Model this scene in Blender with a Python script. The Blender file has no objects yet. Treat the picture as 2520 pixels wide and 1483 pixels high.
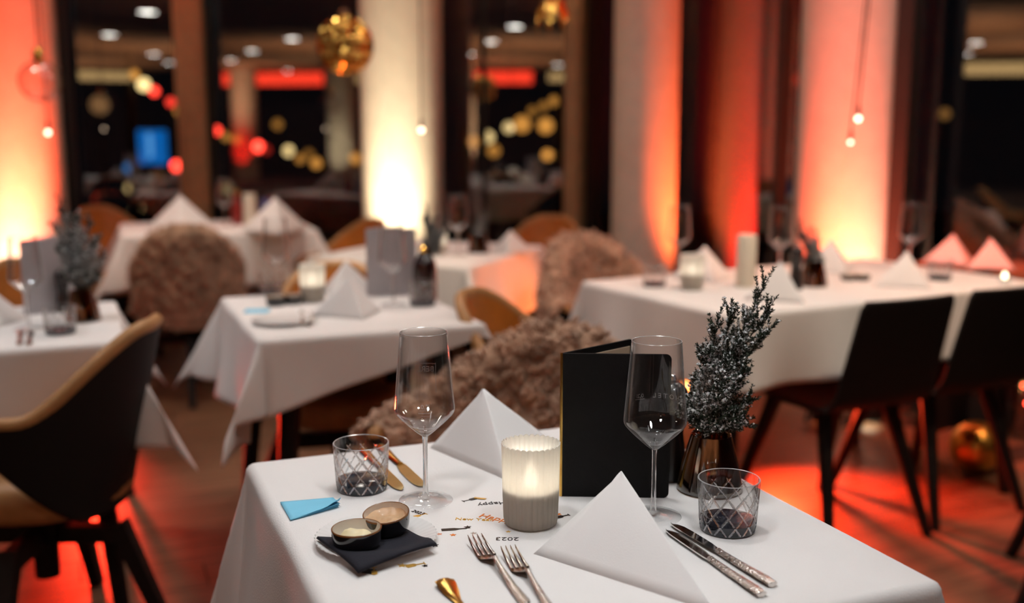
import bpy, bmesh, math, random
from mathutils import Vector, Matrix, noise
R = math.radians
C = bpy.context.scene.collection
SC = bpy.context.scene

# ------------------------------------------------------------------ camera, world, lights, exposure
F_PX, PITCH, CAM_H = 2650.0, R(9.3), 1.275
cam_d = bpy.data.cameras.new('camera')
cam = bpy.data.objects.new('camera', cam_d); C.objects.link(cam)
cam.location = (0, 0, CAM_H); cam.rotation_euler = (R(90) - PITCH, 0, 0)
cam_d.sensor_width = 36.0; cam_d.lens = F_PX / 2520 * 36
cam_d.dof.use_dof = True; cam_d.dof.focus_distance = 1.42; cam_d.dof.aperture_fstop = 2.1
cam_d.clip_start = 0.02; cam_d.clip_end = 300
SC.camera = cam

w = bpy.data.worlds.new('night'); SC.world = w; w.use_nodes = True
w.node_tree.nodes['Background'].inputs[0].default_value = (0.10, 0.11, 0.16, 1)
w.node_tree.nodes['Background'].inputs[1].default_value = 0.02

SC.view_settings.view_transform = 'Standard'; SC.view_settings.look = 'None'
SC.view_settings.exposure = 0.0; SC.view_settings.gamma = 1.0
SC.view_settings.use_curve_mapping = False
SC.cycles.use_denoising = True
SC.cycles.sample_clamp_indirect = 6.0
SC.cycles.blur_glossy = 0.6
SC.cycles.caustics_reflective = False

def lamp(name, kind, loc, target, energy, col, size=0.1, angle=60, blend=0.5):
    l = bpy.data.lights.new(name, kind); l.energy = energy; l.color = col
    if kind in ('SPOT', 'POINT'): l.shadow_soft_size = size
    if kind == 'SPOT': l.spot_size = R(angle); l.spot_blend = blend
    o = bpy.data.objects.new(name, l); C.objects.link(o); o.location = loc
    if target is not None:
        o.rotation_euler = (Vector(target) - Vector(loc)).to_track_quat('-Z', 'Y').to_euler()
    return o

CEIL = 2.6
WARM = (1.0, 0.83, 0.72); NEUT = (0.93, 0.97, 1.0)
ORANGE = (1.0, 0.066, 0.012); RED = (1.0, 0.010, 0.006); CREAM = (1.0, 0.83, 0.54)
# ceiling spots over the tables, real ones and added fill (each sits inside a downlight fixture built further down)
SPOTS = [  # x, y, target x, y, watts, colour, cone
    (-0.40, 0.85, -0.12, 1.35, 33, NEUT, 52), (0.50, 0.90, 0.20, 1.35, 25, NEUT, 52),
    (0.05, 1.62, 0.05, 1.60, 24, NEUT, 46),
    (-0.55, 3.5, -0.5, 3.0, 52, WARM, 70), (-1.9, 2.4, -1.5, 2.75, 52, NEUT, 70),
    (1.0, 2.9, 1.0, 3.5, 44, WARM, 75), (2.0, 3.2, 1.45, 3.95, 62, (1.0, 0.42, 0.18), 50), (1.15, 3.3, 0.47, 4.1, 46, (1.0, 0.36, 0.13), 40),  # the two orange beams are added to tint long table and fleece
    (1.70, 2.35, 1.25, 3.05, 58, (1.0, 0.76, 0.48), 56), (1.55, 3.7, 2.05, 4.22, 260, (1.0, 0.07, 0.02), 34), (-0.25, 3.4, -0.60, 4.05, 60, (1.0, 0.85, 0.6), 36), (-0.05, 2.35, 0.0, 2.3, 20, WARM, 34), (-1.75, 4.1, -1.5, 4.95, 42, (1.0, 0.78, 0.55), 44),  # all added to brighten long table's front, ledge napkins, gold ball, fleeces
    (-1.6, 5.0, -1.6, 5.5, 62, WARM, 56), (-0.3, 4.5, -0.3, 4.55, 22, WARM, 60),
]
for k, (x, y, tx, ty, e, c, a) in enumerate(SPOTS):
    lamp('downlight_or_fill_beam', 'SPOT', (x, y, CEIL - 0.03), (tx, ty, 0.75), e, c, 0.09, a, 0.6)
# coloured uplights at the feet of the columns: (x, y, z, target, watts, colour, cone)
UPS = [
    (-2.62, 5.70, 0.13, (-2.84, 6.10, 2.3), 760, ORANGE, 66), (-2.80, 5.66, 0.13, (-2.82, 6.10, 0.75), 85, (1.0, 0.66, 0.48), 56),
    (-0.70, 5.72, 0.13, (-0.64, 6.10, 2.15), 330, CREAM, 66),
    (1.36, 4.52, 0.13, (1.49, 4.74, 2.2), 620, ORANGE, 70), (1.53, 4.52, 0.13, (1.53, 4.74, 0.75), 90, (1.0, 0.66, 0.48), 58),
    (1.08, 5.62, 0.13, (0.84, 5.82, 1.5), 420, (1.0, 0.12, 0.03), 44),
    (1.62, 6.15, 0.13, (1.40, 6.52, 1.3), 130, RED, 90),
    # low spills onto the floor, and added ones tinting fleece and small table's cloth
    (1.00, 3.95, 0.38, (1.12, 3.32, 0.0), 190, (1.0, 0.055, 0.015), 116),
    (-1.85, 4.50, 0.075, (-1.30, 3.05, 0.0), 330, (1.0, 0.03, 0.01), 50),
    (0.78, 4.78, 0.13, (-0.05, 4.36, 0.62), 70, (1.0, 0.22, 0.06), 40), (0.95, 5.25, 0.13, (0.42, 4.12, 0.80), 90, (1.0, 0.16, 0.04), 46),
]
for (x, y, z, t, e, c, a) in UPS:
    lamp('uplight_or_fill_beam', 'SPOT', (x, y, z), t, e, c, 0.05, a, 1.0)

# warm lamps added unseen to brighten the far ceiling mirrored in the panes
for (x, y) in ((-1.5, -4.5), (2.0, -5.5), (-5.0, -4.5), (-3.0, -9.0), (-9.0, -9.0), (-9.0, 2.5), (-13.0, 0.5), (1.5, -10.5)):
    lamp('added_ceiling_wash', 'SPOT', (x, y, 0.4), (x, y, 3), 430, (1.0, 0.60, 0.33), 0.1, 125, 0.8)

# ------------------------------------------------------------------ helpers
def ray(px, py):
    u = (px - 1260) / F_PX; v = (py - 741.5) / F_PX
    return Vector((u, math.cos(PITCH) - v * math.sin(PITCH), -math.sin(PITCH) - v * math.cos(PITCH)))
def at(px, py, z=0.75):            # the point of the photograph at height z
    d = ray(px, py); t = (z - CAM_H) / d.z
    return Vector((d.x * t, d.y * t, z))
def aty(px, py, Y):                # the point of the photograph at depth Y
    d = ray(px, py); t = Y / d.y
    return Vector((d.x * t, Y, CAM_H + d.z * t))

def mat(name, col, rough=0.6, metal=0.0, nscale=0, namt=0.0, bump=0.0, bscale=200, sheen=0, emit=None, estr=0, trans=0, ior=1.45, coat=0, stretch=None):
    m = bpy.data.materials.new(name); m.use_nodes = True
    nt = m.node_tree; b = nt.nodes['Principled BSDF']; N = nt.nodes.new; L = nt.links.new
    b.inputs['Base Color'].default_value = (*col, 1); b.inputs['Roughness'].default_value = rough
    b.inputs['Metallic'].default_value = metal; b.inputs['IOR'].default_value = ior
    b.inputs['Transmission Weight'].default_value = trans; b.inputs['Coat Weight'].default_value = coat
    b.inputs['Sheen Weight'].default_value = sheen
    if emit: b.inputs['Emission Color'].default_value = (*emit, 1); b.inputs['Emission Strength'].default_value = estr
    if nscale or bump:
        tc = N('ShaderNodeTexCoord'); mp = N('ShaderNodeMapping'); L(tc.outputs['Object'], mp.inputs[0])
        if stretch: mp.inputs['Scale'].default_value = stretch
    if nscale:
        n = N('ShaderNodeTexNoise'); n.inputs['Scale'].default_value = nscale; n.inputs['Detail'].default_value = 4
        L(mp.outputs[0], n.inputs['Vector'])
        r = N('ShaderNodeValToRGB'); L(n.outputs['Fac'], r.inputs[0])
        r.color_ramp.elements[0].position = 0.3; r.color_ramp.elements[1].position = 0.7
        r.color_ramp.elements[0].color = (*[max(0, c * (1 - namt)) for c in col], 1)
        r.color_ramp.elements[1].color = (*[min(1, c * (1 + namt)) for c in col], 1)
        L(r.outputs[0], b.inputs['Base Color'])
    if bump:
        n2 = N('ShaderNodeTexNoise'); n2.inputs['Scale'].default_value = bscale; n2.inputs['Detail'].default_value = 3
        L(mp.outputs[0], n2.inputs['Vector'])
        bp = N('ShaderNodeBump'); bp.inputs['Strength'].default_value = bump; bp.inputs['Distance'].default_value = 0.002
        L(n2.outputs['Fac'], bp.inputs['Height']); L(bp.outputs[0], b.inputs['Normal'])
    return m

def thin_glass(name, tint=(1, 1, 1), lo=0.045, hi=0.85, power=4.0, rough=0.0, edge=0.0):
    m = bpy.data.materials.new(name); m.use_nodes = True
    nt = m.node_tree; N = nt.nodes.new; L = nt.links.new
    nt.nodes.remove(nt.nodes['Principled BSDF'])
    t = N('ShaderNodeBsdfTransparent'); t.inputs[0].default_value = (*tint, 1)
    g = N('ShaderNodeBsdfGlossy'); g.inputs['Roughness'].default_value = rough
    lw = N('ShaderNodeLayerWeight'); lw.inputs[0].default_value = 0.5
    p = N('ShaderNodeMath'); p.operation = 'POWER'; p.inputs[1].default_value = power; L(lw.outputs['Facing'], p.inputs[0])
    mr = N('ShaderNodeMapRange'); L(p.outputs[0], mr.inputs[0]); mr.inputs[3].default_value = lo; mr.inputs[4].default_value = hi
    mx = N('ShaderNodeMixShader'); L(mr.outputs[0], mx.inputs[0]); L(t.outputs[0], mx.inputs[1]); L(g.outputs[0], mx.inputs[2])
    if edge:                        # bright refracted edge painted in as a whitish diffuse line
        p2 = N('ShaderNodeMath'); p2.operation = 'POWER'; p2.inputs[1].default_value = 6; L(lw.outputs['Facing'], p2.inputs[0])
        p3 = N('ShaderNodeMath'); p3.operation = 'MULTIPLY'; p3.inputs[1].default_value = edge; L(p2.outputs[0], p3.inputs[0])
        d = N('ShaderNodeBsdfDiffuse'); d.inputs[0].default_value = (0.85, 0.84, 0.84, 1)
        m9 = N('ShaderNodeMixShader'); L(p3.outputs[0], m9.inputs[0]); L(mx.outputs[0], m9.inputs[1]); L(d.outputs[0], m9.inputs[2]); mx = m9
    L(mx.outputs[0], nt.nodes['Material Output'].inputs[0])
    return m

def emit_mat(name, col, s):
    m = bpy.data.materials.new(name); m.use_nodes = True
    nt = m.node_tree; nt.nodes.remove(nt.nodes['Principled BSDF'])
    e = nt.nodes.new('ShaderNodeEmission'); e.inputs[0].default_value = (*col, 1); e.inputs[1].default_value = s
    nt.links.new(e.outputs[0], nt.nodes['Material Output'].inputs[0]); return m

class MB:                           # collects shapes for one mesh
    def __init__(s): s.v = []; s.f = []; s.mi = []; s.cur = 0
    def add(s, vs, fs):
        o = len(s.v); s.v += [tuple(q) for q in vs]; s.f += [tuple(i + o for i in f) for f in fs]; s.mi += [s.cur] * len(fs); return s
    def box(s, c, d, rz=0, M=None):
        x, y, z = d[0] / 2, d[1] / 2, d[2] / 2
        vs = [Vector((a * x, b * y, e * z)) for a in (-1, 1) for b in (-1, 1) for e in (-1, 1)]
        if M is None: M = Matrix.Rotation(rz, 4, 'Z')
        vs = [M @ q + Vector(c) for q in vs]
        return s.add(vs, [(0, 1, 3, 2), (4, 6, 7, 5), (0, 4, 5, 1), (2, 3, 7, 6), (0, 2, 6, 4), (1, 5, 7, 3)])
    def bar(s, a, b, r0, r1=None, n=4, up=(0, 0, 1)):
        r1 = r0 if r1 is None else r1; a = Vector(a); b = Vector(b); d = (b - a).normalized()
        u = d.cross(Vector(up)); u = u if u.length > 1e-4 else d.cross(Vector((1, 0, 0))); u.normalize(); v = d.cross(u)
        off = math.pi / n; vs = []
        for p, r in ((a, r0), (b, r1)):
            vs += [p + (u * math.cos(off + 2 * math.pi * k / n) + v * math.sin(off + 2 * math.pi * k / n)) * r for k in range(n)]
        fs = [(k, (k + 1) % n, n + (k + 1) % n, n + k) for k in range(n)] + [tuple(range(n - 1, -1, -1)), tuple(range(n, 2 * n))]
        return s.add(vs, fs)
    def tube(s, pts, rad, n=8, cap=True, flat=1.0):
        pts = [Vector(p) for p in pts]; m = len(pts); rs = rad if isinstance(rad, (list, tuple)) else [rad] * m
        u = None; vs = []
        for i, p in enumerate(pts):
            d = (pts[min(i + 1, m - 1)] - pts[max(i - 1, 0)]).normalized()
            if u is None:
                u = d.cross(Vector((0, 0, 1))); u = u if u.length > 1e-3 else d.cross(Vector((1, 0, 0)))
            u = (u - d * u.dot(d)).normalized(); v = d.cross(u)
            vs += [p + (u * math.cos(2 * math.pi * k / n) + v * math.sin(2 * math.pi * k / n) * flat) * rs[i] for k in range(n)]
        fs = [(i * n + k, i * n + (k + 1) % n, (i + 1) * n + (k + 1) % n, (i + 1) * n + k) for i in range(m - 1) for k in range(n)]
        if cap: fs += [tuple(range(n - 1, -1, -1)), tuple(range((m - 1) * n, m * n))]
        return s.add(vs, fs)
    def lathe(s, prof, n=48, c=(0, 0, 0), fn=None):
        vs = []; m = len(prof)
        for (r, z) in prof:
            for k in range(n):
                a = 2 * math.pi * k / n; rr = r * (fn(a, r, z) if fn else 1)
                vs.append((c[0] + rr * math.cos(a), c[1] + rr * math.sin(a), c[2] + z))
        fs = [(i * n + k, i * n + (k + 1) % n, (i + 1) * n + (k + 1) % n, (i + 1) * n + k) for i in range(m - 1) for k in range(n)]
        return s.add(vs, fs)
    def prism(s, pts, z0, z1, M=None):
        n = len(pts); vs = [Vector((x, y, z0)) for x, y in pts] + [Vector((x, y, z1)) for x, y in pts]
        if M is not None: vs = [M @ q for q in vs]
        return s.add(vs, [tuple(range(n - 1, -1, -1)), tuple(range(n, 2 * n))] + [(k, (k + 1) % n, n + (k + 1) % n, n + k) for k in range(n)])
    def mesh(s, name, mats, smooth=True, angle=40):
        me = bpy.data.meshes.new(name); me.from_pydata(s.v, [], s.f)
        for m in (mats if isinstance(mats, (list, tuple)) else [mats]): me.materials.append(m)
        if any(s.mi): me.polygons.foreach_set('material_index', s.mi)
        bm = bmesh.new(); bm.from_mesh(me); bmesh.ops.recalc_face_normals(bm, faces=bm.faces); bm.to_mesh(me); bm.free()
        if smooth:
            me.polygons.foreach_set('use_smooth', [True] * len(me.polygons))
            if angle: me.set_sharp_from_angle(angle=R(angle))
        me.update(); return me
    def build(s, name, mats, parent=None, smooth=True, angle=40, bevel=0):
        return obj(name, s.mesh(name, mats, smooth, angle), parent, bevel)

def obj(name, me, parent=None, bevel=0):
    o = bpy.data.objects.new(name, me); C.objects.link(o)
    if parent is not None: o.parent = parent
    if bevel:
        b = o.modifiers.new('bevel', 'BEVEL'); b.width = bevel; b.segments = 2; b.limit_method = 'ANGLE'
    return o
def tag(o, label, cat, group=None):
    o['label'] = label; o['category'] = cat
    if group: o['group'] = group
    return o
def thing(name, label, cat, loc=(0, 0, 0), rz=0, group=None):
    o = bpy.data.objects.new(name, None); C.objects.link(o); o.empty_display_size = 0.05
    o.location = loc; o.rotation_euler = (0, 0, rz)
    return tag(o, label, cat, group)
def struct(o): o['kind'] = 'structure'; return o
def dup(root, loc, rz, label, group=None, scale=None):
    r = root.copy(); C.objects.link(r); r.location = loc; r.rotation_euler = (0, 0, rz); r['label'] = label
    if group: r['group'] = group
    if scale: r.scale = (scale,) * 3
    for ch in list(root.children):
        c = ch.copy(); C.objects.link(c); c.parent = r
        for g in ch.children:
            d = g.copy(); C.objects.link(d); d.parent = c
    return r
def lift(p, dz): return Vector((p[0], p[1], p[2] + dz))

# ------------------------------------------------------------------ materials
M = dict(
    cloth=mat('white_linen', (0.80, 0.775, 0.765), 0.85, nscale=9, namt=0.02, bump=0.25, bscale=420, sheen=0.15),
    napkin=mat('napkin_linen', (0.79, 0.775, 0.77), 0.9, bump=0.12, bscale=700, sheen=0.15),
    plank=mat('oak_plank', (0.17, 0.083, 0.048), 0.42, nscale=3.5, namt=0.45, stretch=(1, 14, 14), bump=0.1, bscale=30),
    subfloor=mat('dark_subfloor', (0.03, 0.018, 0.012), 0.7, nscale=6, namt=0.2),
    ceiling=mat('brown_ceiling', (0.33, 0.19, 0.115), 0.8, nscale=1.5, namt=0.08),
    darkwall=mat('dark_wall', (0.045, 0.03, 0.024), 0.8, nscale=3, namt=0.2),
    plaster=mat('white_column_plaster', (0.74, 0.67, 0.58), 0.75, nscale=14, namt=0.05, bump=0.15, bscale=60),
    bronze=mat('bronze_window_frame', (0.48, 0.32, 0.18), 0.45, 0.3, nscale=20, namt=0.1),
    darkframe=mat('dark_window_frame', (0.02, 0.017, 0.015), 0.5, 0.2, nscale=20, namt=0.1),
    blackwood=mat('black_wood', (0.012, 0.010, 0.010), 0.5, nscale=30, namt=0.2),
    blackshell=mat('black_shell', (0.014, 0.0125, 0.0125), 0.55, bump=0.2, bscale=250),
    leather=mat('cognac_leather', (0.46, 0.145, 0.016), 0.45, nscale=18, namt=0.15, bump=0.25, bscale=180),
    tan=mat('tan_leather_piping', (0.44, 0.225, 0.085), 0.5, nscale=20, namt=0.15),
    fleece=mat('greige_fleece', (0.42, 0.27, 0.185), 0.95, nscale=11, namt=0.35, sheen=0.3),
    lock=mat('fleece_locks', (0.47, 0.30, 0.21), 0.95, nscale=14, namt=0.35, sheen=0.3),
    glass=mat('clear_glass', (1, 1, 1), 0.0, trans=1.0, ior=1.46),
    bowlglass=thin_glass('thin_bowl_glass', (1, 1, 1), 0.03, 0.95, 2.4, edge=0.5),
    pane=thin_glass('window_pane_glass', (0.93, 0.94, 0.93), 0.20, 0.85, 5.0),
    cut=None, etch=None,
    smoke=mat('smoked_glass_base', (0.010, 0.012, 0.022), 0.08, nscale=40, namt=0.5, coat=0.5),
    steel=mat('polished_steel', (0.78, 0.74, 0.70), 0.13, 1.0, nscale=60, namt=0.04),
    hammered=mat('hammered_steel', (0.78, 0.73, 0.69), 0.16, 1.0, bump=0.7, bscale=280),
    gold=mat('gold_metal', (0.85, 0.52, 0.13), 0.2, 1.0, nscale=40, namt=0.08),
    amber=thin_glass('amber_vase_glass', (0.50, 0.32, 0.19), 0.16, 0.8, 2.2, 0.03),
    menu=mat('black_menu_cover', (0.006, 0.0056, 0.006), 0.6, bump=0.25, bscale=500),
    paper=mat('cream_paper', (0.55, 0.43, 0.31), 0.8, nscale=40, namt=0.03),
    silver=mat('silver_menu_cover', (0.48, 0.46, 0.49), 0.55, 0.2, nscale=12, namt=0.06),
    frosted=None, wax=mat('candle_wax', (0.62, 0.55, 0.46), 0.6, nscale=20, namt=0.05),
    porcelain=mat('white_porcelain', (0.80, 0.79, 0.78), 0.18, coat=0.4, nscale=30, namt=0.01),
    glaze=mat('black_glaze', (0.008, 0.007, 0.008), 0.12, coat=0.6, nscale=30, namt=0.2),
    bowlin=mat('cream_bowl_inside', (0.66, 0.60, 0.53), 0.25, coat=0.3, nscale=30, namt=0.03),
    rim=mat('brown_rim_glaze', (0.16, 0.06, 0.015), 0.25, coat=0.3, nscale=60, namt=0.4),
    butter=mat('butter', (0.83, 0.72, 0.46), 0.45, nscale=60, namt=0.06),
    spread=mat('tan_spread', (0.63, 0.40, 0.23), 0.4, nscale=70, namt=0.12, coat=0.3),
    papernap=mat('navy_black_paper', (0.012, 0.012, 0.020), 0.9, bump=0.3, bscale=500),
    blue=mat('blue_note_paper', (0.22, 0.60, 0.82), 0.8, nscale=30, namt=0.02),
    needle=mat('fir_needle', (0.022, 0.036, 0.020), 0.7, nscale=60, namt=0.4),
    frost=mat('frost_snow', (0.68, 0.69, 0.70), 0.9, nscale=80, namt=0.1),
    twig=mat('fir_twig_bark', (0.045, 0.03, 0.02), 0.9, nscale=80, namt=0.3),
    foil_k=mat('black_foil', (0.012, 0.009, 0.011), 0.25, 0.3, nscale=90, namt=0.2),
    foil_g=mat('gold_foil', (0.80, 0.46, 0.08), 0.28, 0.7, nscale=90, namt=0.2),
    foil_o=mat('orange_foil', (0.85, 0.22, 0.015), 0.3, 0.35, nscale=90, namt=0.2),
    foil_s=mat('silver_foil', (0.75, 0.72, 0.70), 0.25, 0.9, nscale=90, namt=0.1),
    foil_p=mat('rose_foil', (0.75, 0.35, 0.24), 0.28, 0.7, nscale=90, namt=0.1),
    bottle=mat('dark_bottle_glass', (0.020, 0.006, 0.007), 0.1, coat=0.6, nscale=30, namt=0.3),
    redbottle=mat('red_bottle', (0.28, 0.02, 0.018), 0.3, coat=0.4, nscale=30, namt=0.1),
    cream=mat('cream_paint', (0.72, 0.66, 0.54), 0.5, nscale=20, namt=0.03),
    mill=mat('black_mill_wood', (0.012, 0.010, 0.010), 0.3, coat=0.4, nscale=40, namt=0.3),
    cord=mat('dark_cord', (0.05, 0.015, 0.01), 0.8, nscale=50, namt=0.2),
    bulb=emit_mat('warm_bulb', (1.0, 0.72, 0.50), 6.0),
    flame=emit_mat('candle_flame', (1.0, 0.94, 0.84), 42.0),
    down=emit_mat('downlight_lens', (1.0, 0.95, 0.86), 26.0),
    glow_w=emit_mat('warm_bulkhead_glow', (1.0, 0.62, 0.25), 1.5),
    glow_r=emit_mat('red_bulkhead_glow', (1.0, 0.05, 0.02), 4.0),
    can=mat('black_lamp_can', (0.015, 0.015, 0.016), 0.5, 0.3, nscale=30, namt=0.1),
    lens_o=emit_mat('orange_lamp_lens', (1.0, 0.25, 0.06), 8.0), lens_w=emit_mat('cream_lamp_lens', (1.0, 0.8, 0.5), 12.0),
    lens_r=emit_mat('red_lamp_lens', (1.0, 0.03, 0.012), 8.0),
    bauble=thin_glass('bauble_glass', (0.93, 0.9, 0.88), 0.10, 0.9, 2.0, 0.02),
    ground=mat('night_ground', (0.02, 0.02, 0.022), 0.9, nscale=0.3, namt=0.4),
)
# frosted ribbed glass of the candle holders
m = bpy.data.materials.new('frosted_ribbed_glass'); m.use_nodes = True
nt = m.node_tree; nt.nodes.remove(nt.nodes['Principled BSDF']); N = nt.nodes.new; L = nt.links.new
tr = N('ShaderNodeBsdfTranslucent'); tr.inputs[0].default_value = (0.93, 0.91, 0.86, 1)
df = N('ShaderNodeBsdfDiffuse'); df.inputs[0].default_value = (0.80, 0.78, 0.73, 1)
gl = N('ShaderNodeBsdfGlossy'); gl.inputs['Roughness'].default_value = 0.35
m1 = N('ShaderNodeMixShader'); m1.inputs[0].default_value = 0.42; L(tr.outputs[0], m1.inputs[1]); L(df.outputs[0], m1.inputs[2])
fs = N('ShaderNodeBsdfRefraction'); fs.inputs['IOR'].default_value = 1.08; fs.inputs['Roughness'].default_value = 0.75; fs.inputs[0].default_value = (0.95, 0.9, 0.82, 1)
m3 = N('ShaderNodeMixShader'); m3.inputs[0].default_value = 0.25; L(m1.outputs[0], m3.inputs[1]); L(fs.outputs[0], m3.inputs[2])
m2 = N('ShaderNodeMixShader'); m2.inputs[0].default_value = 0.06; L(m3.outputs[0], m2.inputs[1]); L(gl.outputs[0], m2.inputs[2])
L(m2.outputs[0], nt.nodes['Material Output'].inputs[0]); M['frosted'] = m

# the V cuts of the crystal tumblers: frosty, mirror-bright grooves
m = bpy.data.materials.new('crystal_cut_groove'); m.use_nodes = True
nt = m.node_tree; nt.nodes.remove(nt.nodes['Principled BSDF']); N = nt.nodes.new; L = nt.links.new
tr = N('ShaderNodeBsdfTransparent'); gs = N('ShaderNodeBsdfGlossy'); gs.inputs['Roughness'].default_value = 0.12; gs.inputs[0].default_value = (0.95, 0.95, 0.95, 1)
rf = N('ShaderNodeBsdfRefraction'); rf.inputs['IOR'].default_value = 1.4; rf.inputs['Roughness'].default_value = 0.05
m1 = N('ShaderNodeMixShader'); m1.inputs[0].default_value = 0.5; L(rf.outputs[0], m1.inputs[1]); L(gs.outputs[0], m1.inputs[2])
m2 = N('ShaderNodeMixShader'); m2.inputs[0].default_value = 0.72; L(tr.outputs[0], m2.inputs[1]); L(m1.outputs[0], m2.inputs[2])
L(m2.outputs[0], nt.nodes['Material Output'].inputs[0]); M['groove'] = m
M['groove_dark'] = mat('smoked_cut_groove', (0.55, 0.55, 0.58), 0.15, 0.6, nscale=90, namt=0.4)
for k_ in ('menu', 'blackshell', 'blackwood'): M[k_].node_tree.nodes['Principled BSDF'].inputs['Specular IOR Level'].default_value = 0.18
# polished rims of the glasses, their bright glint painted in as white diffuse
m = bpy.data.materials.new('glass_rim'); m.use_nodes = True
nt = m.node_tree; nt.nodes.remove(nt.nodes['Principled BSDF']); N = nt.nodes.new; L = nt.links.new
tr = N('ShaderNodeBsdfTransparent'); gs = N('ShaderNodeBsdfGlossy'); gs.inputs['Roughness'].default_value = 0.2
df = N('ShaderNodeBsdfDiffuse'); df.inputs[0].default_value = (0.8, 0.79, 0.79, 1)
m1 = N('ShaderNodeMixShader'); m1.inputs[0].default_value = 0.5; L(df.outputs[0], m1.inputs[1]); L(gs.outputs[0], m1.inputs[2])
m2 = N('ShaderNodeMixShader'); m2.inputs[0].default_value = 0.75; L(tr.outputs[0], m2.inputs[1]); L(m1.outputs[0], m2.inputs[2])
L(m2.outputs[0], nt.nodes['Material Output'].inputs[0]); M['rimglass'] = m
# faint frosty print on the glasses
m = bpy.data.materials.new('etched_mark'); m.use_nodes = True
nt = m.node_tree; nt.nodes.remove(nt.nodes['Principled BSDF']); N = nt.nodes.new; L = nt.links.new
tr = N('ShaderNodeBsdfTransparent'); df = N('ShaderNodeBsdfDiffuse'); df.inputs[0].default_value = (0.8, 0.8, 0.82, 1)
m1 = N('ShaderNodeMixShader'); m1.inputs[0].default_value = 0.5; L(tr.outputs[0], m1.inputs[1]); L(df.outputs[0], m1.inputs[2])
L(m1.outputs[0], nt.nodes['Material Output'].inputs[0]); M['etch'] = m
# ------------------------------------------------------------------ the setting
rnd = random.Random(7)
fl = struct(MB().box((-6.5, -2.5, -0.053), (23, 22, 0.1)).build('floor', M['subfloor'], smooth=False))
PR = R(22)
plank_me = []
for k in range(4):
    b = MB().box((0, 0, 0), (1.395, 0.157, 0.006))
    plank_me.append(b.mesh('plank', M['plank'], False))
e1 = Vector((math.cos(PR), math.sin(PR), 0)); e2 = Vector((-math.sin(PR), math.cos(PR), 0))
n = 0
for j in range(-4, 60):
    off = rnd.uniform(0, 1.4)
    for i in range(-5, 6):
        p = e1 * (i * 1.4 + off) + e2 * (j * 0.16)
        dep = p.y
        if dep < 1.9 or dep > 6.6 or abs(p.x) > 0.52 * dep + 0.8: continue
        if p.y > 6.9 - max(0, (p.x - 0.3)) * 1.45: continue
        o = obj('plank', plank_me[rnd.randrange(4)], fl); n += 1
        o.location = (p.x, p.y, 0.0); o.rotation_euler = (0, 0, PR + (math.pi if rnd.random() < 0.5 else 0))

ce = struct(MB().box((-6.5, -2.5, CEIL + 0.05), (23, 22, 0.1)).build('ceiling', M['ceiling'], smooth=False))
struct(MB().box((-6.5, -13.4, 1.3), (23, 0.2, 2.6)).build('wall_back', M['darkwall'], smooth=False))
struct(MB().box((-17.9, -2.5, 1.3), (0.2, 22, 2.6)).build('wall_left', M['darkwall'], smooth=False))
struct(MB().box((4.4, -5.0, 1.3), (0.2, 16.0, 2.6)).build('wall_right', M['darkwall'], smooth=False))
# far-side bulkheads; glowing strips stand in for the colour uplights throw on them
def bulkhead(name, c, d, segs, mats):
    t = struct(MB().box(c, d).build(name, M['darkwall'], smooth=False))
    for (s, m) in zip(segs, mats): MB().box(s[0], s[1]).build('glow_strip', M[m], t, smooth=False)
bulkhead('trim_1', (-6.5, -12.9, 2.42), (21, 0.4, 0.36),
     [((-10.5, -12.68, 2.42), (5.0, 0.05, 0.3)), ((-6.2, -12.68, 2.42), (3.2, 0.05, 0.22)), ((-3.6, -12.68, 2.42), (1.8, 0.05, 0.3)), ((0.5, -12.68, 2.42), (5.6, 0.05, 0.2))],
     ['glow_r', 'glow_w', 'glow_r', 'glow_w'])
bulkhead('trim_2', (-17.5, -2.5, 2.42), (0.4, 20, 0.36), [((-17.28, 1.5, 2.42), (0.05, 6.0, 0.25)), ((-17.28, -6, 2.42), (0.05, 6.0, 0.25))], ['glow_w', 'glow_r'])

WP = [(-5.5, 6.0), (-2.05, 7.1), (0.42, 6.9), (1.66, 5.03), (3.4, 2.94)]
for i in range(4):
    a = Vector((*WP[i], 0)); b = Vector((*WP[i + 1], 0)); d = b - a; ang = math.atan2(d.y, d.x); mid = (a + b) / 2
    wn = bpy.data.objects.new('window_%d' % (i + 1), None); C.objects.link(wn); wn['kind'] = 'structure'
    wn.location = mid; wn.rotation_euler = (0, 0, ang); Ln = d.length
    MB().box((0, 0, 1.33), (Ln - 0.08, 0.012, 2.46)).build('pane', M['pane'], wn, smooth=False)
    MB().box((0, 0, 0.05), (Ln, 0.09, 0.1)).build('sill', M['darkframe'], wn, smooth=False)
    MB().box((0, 0, 2.55), (Ln, 0.09, 0.1)).build('frame', M['darkframe'], wn, smooth=False)
    if i == 1: MB().box((Ln * 0.5 - 0.6, 0, 1.3), (0.03, 0.06, 2.4)).build('frame', M['darkframe'], wn, smooth=False)
    struct(MB().box((mid.x, mid.y - 0.07, 0.06), (Ln, 0.03, 0.12), ang).build('baseboard_%d' % (i + 1), M['darkwall'], smooth=False))
def mullion(name, px, Y, w, dep, m, rz=0):
    p = aty(px, 300, Y)
    return struct(MB().box((p.x, Y, 1.3), (w, dep, 2.6), rz).build(name, M[m], smooth=False))
mullion('trim_3', 490, 7.0, 0.13, 0.16, 'bronze'); mullion('trim_4', 452, 7.03, 0.05, 0.1, 'bronze'); mullion('trim_5', 519, 7.02, 0.03, 0.1, 'darkframe')
mullion('trim_6', 1406, 6.72, 0.085, 0.2, 'bronze'); mullion('trim_7', 1436, 6.66, 0.075, 0.12, 'bronze', R(-50)); mullion('trim_8', 1463, 6.6, 0.04, 0.1, 'darkframe', R(-56))
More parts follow.
